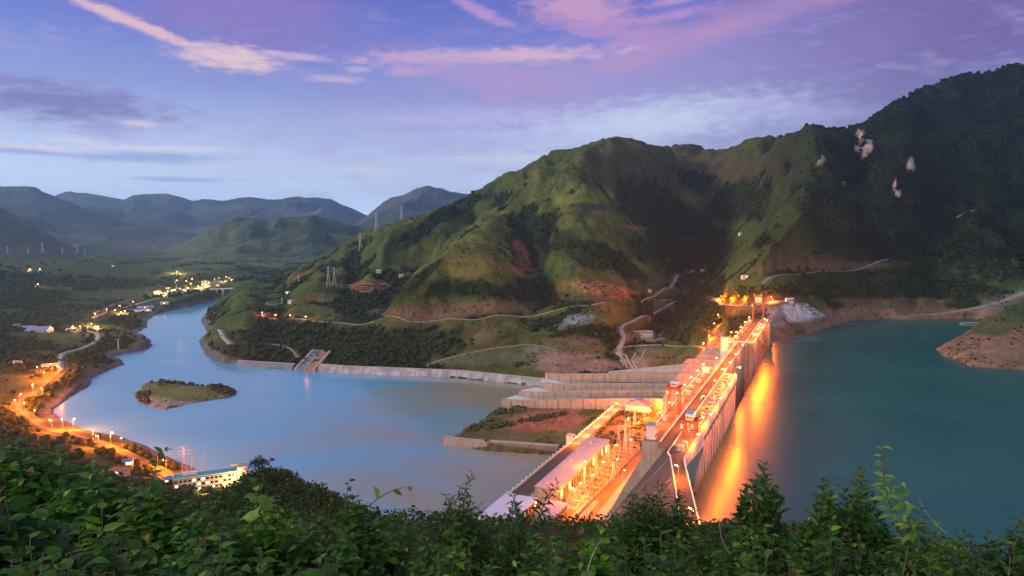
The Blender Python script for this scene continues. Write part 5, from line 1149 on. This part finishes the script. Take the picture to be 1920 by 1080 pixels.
def scatter(w):
    w = w.ravel(); n = RNG.poisson(w); idx = np.repeat(np.arange(len(w)), n)
    r_, c_ = np.unravel_index(idx, ZZ.shape); a = A[c_]+RNG.uniform(-.5, .5, len(idx))*(A[1]-A[0]); y = rows[r_]+RNG.uniform(-.5, .5, len(idx))*dr[r_]
    return np.stack([a*y, y, hz(a*y, y)], 1)
def tcols(n, a=(.010, .022, .006), b=(.040, .060, .016)):
    t = RNG.uniform(0, 1, (n, 1))**1.6; return np.array(a)*(1-t)+np.array(b)*t
P = scatter(dens); big = P[:, 1] > 2300; r = np.where(big, RNG.uniform(4.5, 8.5, len(P)), RNG.uniform(2.4, 4.8, len(P)))
print('trees', len(P))
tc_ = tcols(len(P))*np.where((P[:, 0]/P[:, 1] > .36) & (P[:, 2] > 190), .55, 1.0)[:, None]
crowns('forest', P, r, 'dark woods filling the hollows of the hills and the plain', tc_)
P = scatter(sparse); crowns('shrubs', P, RNG.uniform(1.0, 2.4, len(P)), 'small scattered shrubs on the open grassy slopes', tcols(len(P)))
# island
def inside(P, poly): return sdf(poly, P[:, 0], P[:, 1]) < -2
def px_pts(boxp, n, z):
    q = np.array([at_z(RNG.uniform(boxp[0], boxp[2]), RNG.uniform(boxp[1], boxp[3]), z) for _ in range(n)]); q[:, 2] = hz(q[:, 0], q[:, 1]); return q
P = np.concatenate([px_pts((300, 712, 335, 720), 45, 2), px_pts((395, 724, 446, 740), 70, 2), px_pts((254, 735, 280, 760), 60, 2), px_pts((262, 718, 420, 726), 36, 2)]); P = P[inside(P, ISL)]
isl_t = crowns('island_scrub', P, RNG.uniform(1.4, 3.2, len(P)), 'dark scrub round the edges of the river island', tcols(len(P), (.02, .035, .012), (.06, .085, .03)), fine=True)
# plants by the terrace and in the yard
P = np.concatenate([px_pts((925, 765, 985, 788), 150, 9), px_pts((880, 797, 1060, 802), 140, 12), px_pts((870, 800, 925, 812), 60, 6)]); P = P[inside(P, TER)]; 
crowns('terrace_bushes', P, RNG.uniform(1.2, 2.6, len(P)), 'dark bushes round the grassy terrace beside the tailrace', tcols(len(P), (.03, .05, .015), (.08, .11, .035)), fine=True)
P = []
for k in range(420):
    s0, t0 = random.uniform(232, 362), random.uniform(84, 144)
    if vnoise(np.array([s0/22.]), np.array([t0/9.]), 5)[0] > .42: P.append(st(s0, t0, ZP))
P = np.array(P); crowns('yard_planting', P, RNG.uniform(.9, 2.2, len(P)), 'dark planting beds in the orange lit yard', tcols(len(P), (.04, .05, .015), (.10, .11, .03)), fine=True)
# ------------------------------------------------------------------ leafy plants near the viewer
def leaf_mat(name, rough=.45):
    m = bpy.data.materials.new(name); m.use_nodes = True; t = m.node_tree; p = t.nodes['Principled BSDF']
    an = nd(t, 'ShaderNodeAttribute', attribute_name='Col'); t.links.new(an.outputs['Color'], p.inputs['Base Color'])
    p.inputs['Roughness'].default_value = .55; p.inputs['Specular IOR Level'].default_value = .18
    tr = nd(t, 'ShaderNodeBsdfTranslucent'); sc = t.nodes.new('ShaderNodeVectorMath'); sc.operation = 'MULTIPLY'; t.links.new(an.outputs['Color'], sc.inputs[0]); sc.inputs[1].default_value = (1.2, 1.5, .6); t.links.new(sc.outputs[0], tr.inputs[0])
    mx = nd(t, 'ShaderNodeMixShader'); mx.inputs[0].default_value = .28; t.links.new(p.outputs[0], mx.inputs[1]); t.links.new(tr.outputs[0], mx.inputs[2])
    t.links.new(mx.outputs[0], t.nodes['Material Output'].inputs[0]); return m
M['leaf'] = leaf_mat('leaf')
M['bark'] = mat('bark', (.10, .075, .05), .9, nscale=8, namt=.2)
M['dry_twig'] = mat('dry_twig', (.42, .38, .33), .8)
def norm(a): return a/np.maximum(np.linalg.norm(a, axis=-1, keepdims=True), 1e-9)
def leaves(P, D, Nn, Ln, Wd, droop=.25):
    """folded pointed leaves: 8 vertices, 8 triangles each"""
    D = norm(D); Sd = norm(np.cross(D, Nn)); Nn = np.cross(Sd, D); L_ = Ln[:, None]; W_ = Wd[:, None]
    g = lambda f, w, h: P+D*L_*f+Sd*W_*w+Nn*(L_*h)
    V = np.stack([g(0, 0, 0), g(.28, -.46, .05), g(.30, 0, -.02), g(.28, .46, .05), g(.62, -.40, -.02), g(.64, 0, -.09), g(.62, .40, -.02), g(1, 0, -droop)], 1)
    f = np.array([(0, 2, 1), (0, 3, 2), (1, 2, 5), (1, 5, 4), (2, 3, 6), (2, 6, 5), (4, 5, 7), (5, 6, 7)])
    n = len(P); F = (f[None]+(np.arange(n)*8)[:, None, None]).reshape(-1, 3)
    return V.reshape(-1, 3), F
def tube_paths(paths, radii):
    V = []; F = []; n0 = 0
    for Pth, (ra, rb) in zip(paths, radii):
        k = len(Pth); tg = norm(np.gradient(Pth, axis=0)); u = norm(np.cross(tg, [0.3, .1, 1.0])); w = np.cross(tg, u); r = np.linspace(ra, rb, k)[:, None]
        ring = [Pth+u*r*math.cos(a)+w*r*math.sin(a) for a in (0, 2.1, 4.2)]
        V.append(np.stack(ring, 1).reshape(-1, 3)); i = np.arange(k-1)*3+n0
        for a in range(3):
            b = (a+1) % 3; F.append(np.stack([i+a, i+b, i+3+b, i+3+a], 1))
        n0 += k*3
    return np.concatenate(V), np.concatenate(F)
def bush(px, py, d, wpx, label, leaf=.09, lw=.5, n_st=60, per=16, tone=0, upright=.0, name='bush', spread=1.0, cat='bush', drop=1.5, seedling=False, hang=.3):
    """sprays of leaves rising to the point (px, py) at distance d"""
    topp = at_y(px, py, d); rx = wpx/FPX*d*.5; ry = max(rx*.75, .5)
    gz = topp[2]-drop; base = np.array([topp[0], d, gz])
    g = empty(name, tuple(base), 0, label, cat)
    paths = []; rad = []; LP = []; LD = []; LN = []; LL = []
    for k in range(n_st):
        a = RNG.uniform(0, 2*math.pi); q = RNG.uniform(0, 1)**.5
        if k == 0: a, q = 0, 0
        ex, ey = q*math.cos(a), q*math.sin(a); hgt = drop*(1-(.55 if upright < .5 else .8)*q**2.2)*RNG.uniform(.80, 1.0) if k else drop
        st_ = np.array([ex*rx*.35, ey*ry*.35, -.3]); en = np.array([ex*rx, ey*ry, hgt]); md = st_*.5+en*.5+np.array([0, 0, .12*drop])+RNG.normal(0, .05, 3)
        t = np.linspace(0, 1, 9)[:, None]; pth = (1-t)**2*st_+2*t*(1-t)*md+t*t*en+RNG.normal(0, .008, (9, 3))
        paths.append(pth); rad.append((.010, .003))
        n = per; f = 1-(np.arange(n)/n)**1.15*.72; idx = f*8; i = np.minimum(idx.astype(int), 7); fr = (idx-i)[:, None]
        p = pth[i]*(1-fr)+pth[i+1]*fr; tg = norm(pth[i+1]-pth[i])
        ang = np.arange(n)*2.4+RNG.uniform(0, 6); sd_ = norm(np.cross(tg, [0, 0, 1.])+1e-3); up_ = np.cross(sd_, tg)
        side = sd_*np.cos(ang)[:, None]+up_*np.sin(ang)[:, None]
        dr_ = norm(side*.95+tg*(.55+upright*.5)+np.array([0, 0, -hang])+RNG.normal(0, .18, (n, 3)))
        LP.append(p); LD.append(dr_); LN.append(norm(np.array([0, 0, 1.])+side*.25+RNG.normal(0, .28, (n, 3)))); LL.append(leaf*(.55+.6*np.minimum(1, (np.arange(n)+1.5)/6))*RNG.uniform(.75, 1.2, n))
    P = np.concatenate(LP); D = np.concatenate(LD); Nn = np.concatenate(LN); Ln = np.concatenate(LL)
    V, F = leaves(P, D, Nn, Ln, Ln*lw)
    c0, c1, c2 = [((.018, .062, .007), (.056, .150, .012), (.17, .27, .024)), ((.017, .054, .009), (.048, .120, .016), (.14, .23, .026)), ((.038, .12, .009), (.11, .25, .016), (.26, .38, .034)), ((.013, .046, .006), (.038, .100, .011), (.09, .16, .016))][tone]
    u = RNG.uniform(0, 1, len(P)); cc = np.where(u[:, None] < .7, np.array(c0)+(np.array(c1)-c0)*(u[:, None]/.7), np.array(c1)+(np.array(c2)-c1)*((u[:, None]-.7)/.3)**2); od = RNG.uniform(0, 1, len(P)); cc[od > .975] = (.20, .16, .03); cc[od > .988] = (.13, .07, .03)
    link_mesh('foliage', V, F, M['leaf'], g, cols=np.repeat(cc, 8, 0))
    Vt, Ft = tube_paths(paths, rad); link_mesh('stems', Vt, Ft, M['bark'], g)
    return g
# (photo x, top y, distance, width px, leaf, leaf width ratio, stems, leaves, tone, label)
BUSH = [
 (40, 822, 7.5, 330, .13, .62, 70, 14, 0, 'tall dark broad leaved bush filling the left edge of the foreground'),
 (-20, 905, 4.2, 420, .12, .62, 60, 14, 3, 'very dark bush in the bottom left corner'),
 (170, 872, 6.8, 300, .12, .62, 70, 14, 0, 'broad leaved bush second from the left edge below the lamp lit road'),
 (285, 888, 6.4, 230, .11, .6, 60, 14, 0, 'bush under the small blue roofed huts'),
 (190, 960, 4.0, 420, .10, .6, 70, 14, 0, 'low bush with pale drooping leaves at the bottom left'),
 (395, 948, 5.6, 260, .095, .58, 70, 15, 0, 'bush directly below the teal roofed office'),
 (500, 925, 6.0, 210, .085, .58, 70, 15, 2, 'bright green bush between the office and the wooded knoll'),
 (410, 1000, 3.6, 400, .085, .6, 70, 15, 1, 'low leafy bush at the bottom below the office'),
 (595, 965, 5.8, 260, .085, .58, 70, 15, 0, 'bush in front of the wooded knoll'),
 (668, 930, 6.4, 130, .085, .62, 34, 14, 0, 'narrow upright bush left of the single long stem'),
 (740, 962, 6.2, 260, .08, .58, 70, 15, 0, 'rounded bush below the long thin leaning stem'),
 (610, 1020, 3.6, 420, .08, .58, 70, 15, 1, 'low mid green bush at the bottom left of centre'),
 (860, 912, 7.2, 190, .085, .26, 70, 18, 1, 'willow leaved bush rising against the brown river'),
 (845, 985, 4.4, 330, .075, .5, 70, 15, 0, 'dense bush at the bottom centre'),
 (960, 945, 6.6, 150, .08, .3, 50, 18, 1, 'fine leaved bush in front of the lavender roof'),
 (1030, 985, 5.4, 220, .075, .5, 70, 15, 0, 'bush below the powerhouse yard'),
 (1110, 985, 5.6, 190, .12, .8, 34, 10, 2, 'bush with large round leaves below the switchyard'),
 (1040, 1025, 3.6, 420, .07, .5, 70, 15, 1, 'low bush at the bottom right of centre'),
 (1235, 905, 8.5, 240, .10, .24, 110, 18, 1, 'feathery fine leaved bush covering the foot of the dark dam face'),
 (1300, 965, 6.5, 200, .075, .5, 60, 15, 0, 'bush at the end of the crest road bend'),
 (1240, 1005, 4.2, 380, .075, .5, 70, 15, 3, 'dark low bush under the feathery bush'),
 (1435, 868, 6.2, 120, .085, .5, 30, 16, 1, 'tall spire shaped plant against the orange reflection'),
 (1410, 975, 5.6, 300, .075, .5, 70, 15, 0, 'bush around the foot of the spire shaped plant'),
 (1555, 905, 7.0, 130, .09, .5, 36, 15, 0, 'upright plant with reddish top against the dark reservoir'),
 (1618, 878, 6.6, 110, .085, .42, 34, 16, 1, 'upright plant right of the reddish topped plant'),
 (1560, 975, 5.4, 330, .075, .52, 70, 15, 1, 'wide bush under the two upright plants'),
 (1725, 945, 5.4, 190, .09, .42, 50, 15, 0, 'loose bush below the pale leaning shoot'),
 (1800, 985, 5.8, 260, .075, .5, 70, 15, 1, 'bush near the right edge below the bare twigs'),
 (1925, 965, 6.4, 230, .08, .5, 60, 15, 1, 'bush cut by the right edge of the picture'),
 (1440, 1035, 3.6, 420, .07, .5, 70, 15, 3, 'dark low bush at the bottom right'),
 (1700, 1030, 3.6, 420, .07, .5, 70, 15, 3, 'dark low bush at the bottom near the right corner'),
 (1900, 1040, 3.8, 380, .07, .5, 60, 15, 3, 'dark low bush in the bottom right corner'),
 (820, 1040, 3.4, 380, .065, .5, 60, 15, 3, 'dark low bush at the very bottom centre'),
 (60, 1010, 3.2, 420, .09, .6, 60, 14, 3, 'dark leaves at the very bottom left'),
]
for px, py, d, w, lf, lwid, ns_, per, tone, lab in BUSH:
    bush(px, py, d, w, lab, lf*(1.25 if lwid > .55 else 1.25 if lwid > .45 else 1.2), lwid, int(ns_*1.6), per+5, tone, upright=.6 if w < 160 else 0.1, drop=1.7 if w > 160 else 1.3, hang=.35 if lwid > .55 else .1)
def sprig(px0, py0, px1, py1, d, n, leaf, lwid, tone, label, name='shoot', hang=.3, bend=.15, side=1.0, cat='plant shoot'):
    a = at_y(px0, py0, d); b = at_y(px1, py1, d*.98); g = empty(name, tuple(a), 0, label, cat); b = b-a
    t = np.linspace(0, 1, 16)[:, None]; mid = b*.5+np.array([-b[2], 0, b[0]])*bend; pth = 2*t*(1-t)*mid+t*t*b
    Vt, Ft = tube_paths([pth], [(.0065, .002) if n else (.0032, .0012)]); link_mesh('stem', Vt, Ft, M['bark'], g)
    if n:
        f = np.linspace(.28, 1, n)*15; i = np.minimum(f.astype(int), 14); fr = (f-i)[:, None]; p = pth[i]*(1-fr)+pth[i+1]*fr; tg = norm(pth[i+1]-pth[i]); ang = np.arange(n)*2.4
        sd_ = norm(np.cross(tg, [0, 1., .1])); up_ = np.cross(sd_, tg); sdv = sd_*np.cos(ang)[:, None]+up_*np.sin(ang)[:, None]
        D = norm(sdv*side+tg*.6+np.array([0, 0, -hang])+RNG.normal(0, .15, (n, 3))); Ln = leaf*RNG.uniform(.8, 1.2, n)*np.linspace(1.15, .6, n)
        V, F = leaves(p, D, norm(np.array([0, -.5, 1.])+RNG.normal(0, .3, (n, 3))), Ln, Ln*lwid)
        c = np.array([(.04, .11, .02), (.05, .10, .03), (.10, .20, .03), (.03, .07, .02)][tone]); link_mesh('foliage', V, F, M['leaf'], g, cols=np.repeat(c[None]*RNG.uniform(.6, 1.5, (n, 1)), 8, 0))
    return g
for k, (a, b, c_, d_, dd, n, lf, lw_, tn, lab) in enumerate([
 (280, 960, 312, 838, 5.5, 16, .11, .42, 0, 'single leafy shoot standing up against the river above the office'),
 (500, 990, 480, 905, 5, 9, .12, .6, 2, 'bright broad leaved shoot in front of the office end'),
 (690, 950, 768, 912, 6, 3, .11, .75, 2, 'long thin leaning stem with two round leaves over the river'),
 (1010, 990, 1045, 905, 6, 30, .11, .20, 1, 'narrow leaved shoot rising in front of the powerhouse roof'),
 (985, 990, 962, 925, 6, 20, .10, .20, 1, 'short narrow leaved shoot in front of the lavender roof'),
 (870, 960, 886, 888, 7, 22, .09, .22, 1, 'topmost shoot of the willow leaved bush'),
 (1420, 960, 1440, 868, 6, 22, .09, .48, 1, 'topmost shoot of the spire shaped plant'),
 (1700, 1010, 1655, 838, 4.5, 34, .10, .34, 2, 'pale yellow green leaning shoot at the right against the reservoir'),
 (1735, 1030, 1690, 905, 4.3, 24, .10, .36, 2, 'second paler shoot right of the leaning shoot'),
 (1620, 960, 1612, 872, 6.5, 18, .09, .45, 0, 'leafy tip of the upright plant left of the leaning shoot'),
 (1545, 960, 1548, 898, 6.5, 14, .09, .45, 3, 'dark leafy tip beside the upright plants'),
 (660, 980, 655, 902, 6, 10, .08, .6, 3, 'small shoot left of the long leaning stem')]):
    sprig(a, b, c_, d_, dd, n, lf, lw_, tn, lab)
for k, (a, b, c_, d_, dd, be, lab) in enumerate([(1775, 1000, 1722, 935, 5, .1, 'bare pale twig standing left over the dark reservoir'), (1100, 1080, 1128, 1010, 4, .1, 'thin bare twig below the switchyard'), (1370, 1040, 1352, 960, 4.6, .2, 'thin dry stem left of the spire shaped plant'), (728, 1010, 770, 925, 6.5, -.3, 'thin arching bare stem over the river')]):
    g = sprig(a, b, c_, d_, dd, 0, .1, .5, 0, lab, name='twig', bend=be, cat='twig'); g.children[0].data.materials[0] = M['dry_twig']; g.children[0].name = 'stem'
# wooded knoll and the hillside below the viewer
def leaf_crowns(name, P, rad, label, per=110, lf=.85, c0=(.016, .036, .010), c1=(.060, .095, .022), kind='stuff'):
    n = len(P); U = norm(RNG.normal(0, 1, (n, per, 3))); U[..., 2] = np.abs(U[..., 2])*.9-.15; rr_ = RNG.uniform(.62, 1.08, (n, per, 1))
    lump = 1+.22*np.sin(U[..., :1]*5+RNG.uniform(0, 6, (n, 1, 1)))+.18*np.sin(U[..., 1:2]*7+RNG.uniform(0, 6, (n, 1, 1)))
    Q = P[:, None, :]+U*rr_*lump*rad[:, None, None]+np.array([0, 0, 1])*(rad*.6)[:, None, None]
    Q = Q.reshape(-1, 3); D = norm(U.reshape(-1, 3)*.6+RNG.normal(0, .6, (n*per, 3))); Nn = norm(U.reshape(-1, 3)+RNG.normal(0, .5, (n*per, 3))+[0, 0, .5]); Ln = np.repeat(rad, per)*.34*lf*RNG.uniform(.7, 1.3, n*per)
    V, F = leaves(Q, D, Nn, Ln, Ln*.75, .1); t = RNG.uniform(0, 1, (n, 1, 1))*.6+RNG.uniform(0, 1, (n, per, 1))**2*.4; cc = (np.array(c0)*(1-t)+np.array(c1)*t).reshape(-1, 3)
    V2, F2 = V, F
    o = link_mesh(name, V2, F2, M['leaf'], cols=np.repeat(cc, 8, 0))
    if kind: props(o, label, 'trees', kind=kind)
    return o
ii0, ii1 = np.searchsorted(rows, 90), np.searchsorted(rows, 470)
w = area*(AA > -.75)*(AA < .35)*.045*((SR > 5) | (YY < 380))*(1-((s_ > -88) & (t_ > -8) & (t_ < 165))*1.0)*(ZZ > 14); w[:ii0] = 0; w[ii1:] = 0
P = scatter(w); keep = ~((P[:, 0] > 62) & (P[:, 1] > 225)); P = P[keep]; print('knoll trees', len(P))
leaf_crowns('knoll_wood', P, RNG.uniform(2.2, 4.6, len(P)), 'dense wood covering the knoll and the slope below the viewer', per=90)
p = at_y(486, 884, 332); p = np.array([p[0], p[1], float(hz(p[0], p[1]))])
w = area*(AA > -.9)*(AA < .9)*1.1; w[:np.searchsorted(rows, 13)] = 0; w[np.searchsorted(rows, 43):] = 0
P2 = scatter(w); P2[:, 2] -= .1; leaf_crowns('ground_cover', P2, RNG.uniform(.22, .5, len(P2)), 'low leafy ground cover on the slope between the foreground bushes', per=34, lf=.9)
w = area*(AA > -.9)*(AA < .9)*.16; w[:np.searchsorted(rows, 42)] = 0; w[np.searchsorted(rows, 95):] = 0
P2 = scatter(w); leaf_crowns('undergrowth', P2, RNG.uniform(.6, 1.3, len(P2)), 'dense undergrowth on the steep slope just below the viewer', per=70, lf=.8)
g = empty('tree', tuple(p), 0, 'dark broad tree standing at the right end of the teal roofed office', 'tree')
q = MB(); q.bar((0, 0, -1), (.2, 0, 5), .35, 7, .2); q.bar((.1, 0, 3), (1.8, .5, 6), .16, 5, .07); q.bar((.1, 0, 3.3), (-1.7, -.3, 6), .15, 5, .07); q.build('trunk', M['bark'], g)
c_ = leaf_crowns('crown', np.array([[0, 0, 4.5], [2.6, .5, 4.0], [-2.6, .3, 3.6], [.8, -1.2, 6.0]]), np.array([4.0, 3.0, 3.2, 2.6]), '', per=420, lf=.42, c0=(.012, .022, .010), c1=(.035, .045, .02), kind=None); c_.parent = g
g = empty('flag', tuple(p+np.array([6, -1, 0])), 0, 'small red flag on a pole among the dark trees right of the office', 'flag')
q = MB(); q.bar((0, 0, 0), (0, 0, 10), .09, 5); q.build('pole', M['steel'], g); q = MB(); q.add([(0.1, 0, 8.1), (1.1, .15, 8.0), (2.2, 0, 8.2), (2.2, 0, 9.8), (1.1, .15, 9.6), (.1, 0, 9.8), (0.1, .04, 8.1), (1.1, .19, 8.0), (2.2, .04, 8.2), (2.2, .04, 9.8), (1.1, .19, 9.6), (.1, .04, 9.8)], [(0, 1, 4, 5), (1, 2, 3, 4), (6, 11, 10, 7), (7, 10, 9, 8), (0, 5, 11, 6), (2, 8, 9, 3)]); q.build('cloth', M['red_steel'], g)
x, y, z = at_y(908, 346, 2330); z = float(hz(x, y)); g = empty('tree', (x, y, z), 0, 'lone small tree standing on the skyline ridge of the green mountain', 'tree')
q = MB(); q.bar((0, 0, -2), (0, 0, 6), .5, 6, .3); q.build('trunk', M['bark'], g); c_ = leaf_crowns('crown', np.array([[0, 0, 5.]]), np.array([4.5]), '', per=160, kind=None); c_.parent = g
#@@P5

ORD = ['nearest', 'second nearest', 'third nearest', 'fourth nearest', 'fifth nearest', 'sixth nearest', 'seventh nearest', 'eighth nearest', 'ninth nearest', 'tenth nearest', 'eleventh nearest', 'twelfth nearest', 'thirteenth nearest', 'fourteenth nearest', 'fifteenth nearest', 'sixteenth nearest', 'seventeenth nearest', 'eighteenth nearest', 'nineteenth nearest']
grp = {}
for o in COL.objects:
    if o.get('group') and o.parent is None: grp.setdefault((o['group'], o['label']), []).append(o)
for (gname, lab), obs in grp.items():
    if 1 < len(obs) <= 19:
        obs.sort(key=lambda o: o.location.y)
        for k, o in enumerate(obs): o['label'] = (ORD[k] if k < len(obs)-1 or len(obs) < 4 else 'farthest')+' '+' '.join(lab.split()[:13])

# ------------------------------------------------------------------ air
hm = bpy.data.materials.new('haze'); hm.use_nodes = True; t = hm.node_tree; t.nodes.clear()
pv = nd(t, 'ShaderNodeVolumePrincipled'); pv.inputs['Color'].default_value = (.36, .68, 1.0, 1); pv.inputs['Density'].default_value = 5.0e-5; pv.inputs['Anisotropy'].default_value = .62
ot = nd(t, 'ShaderNodeOutputMaterial'); t.links.new(pv.outputs[0], ot.inputs['Volume'])
zlo = float(min(ZZ.min(), -12))-1
q = MB(); q.box(-25500, 25500, -300, 20400, zlo, 1250); hb = q.build('haze', hm); props(hb, 'thin blue evening haze filling the valley', 'haze', kind='stuff')
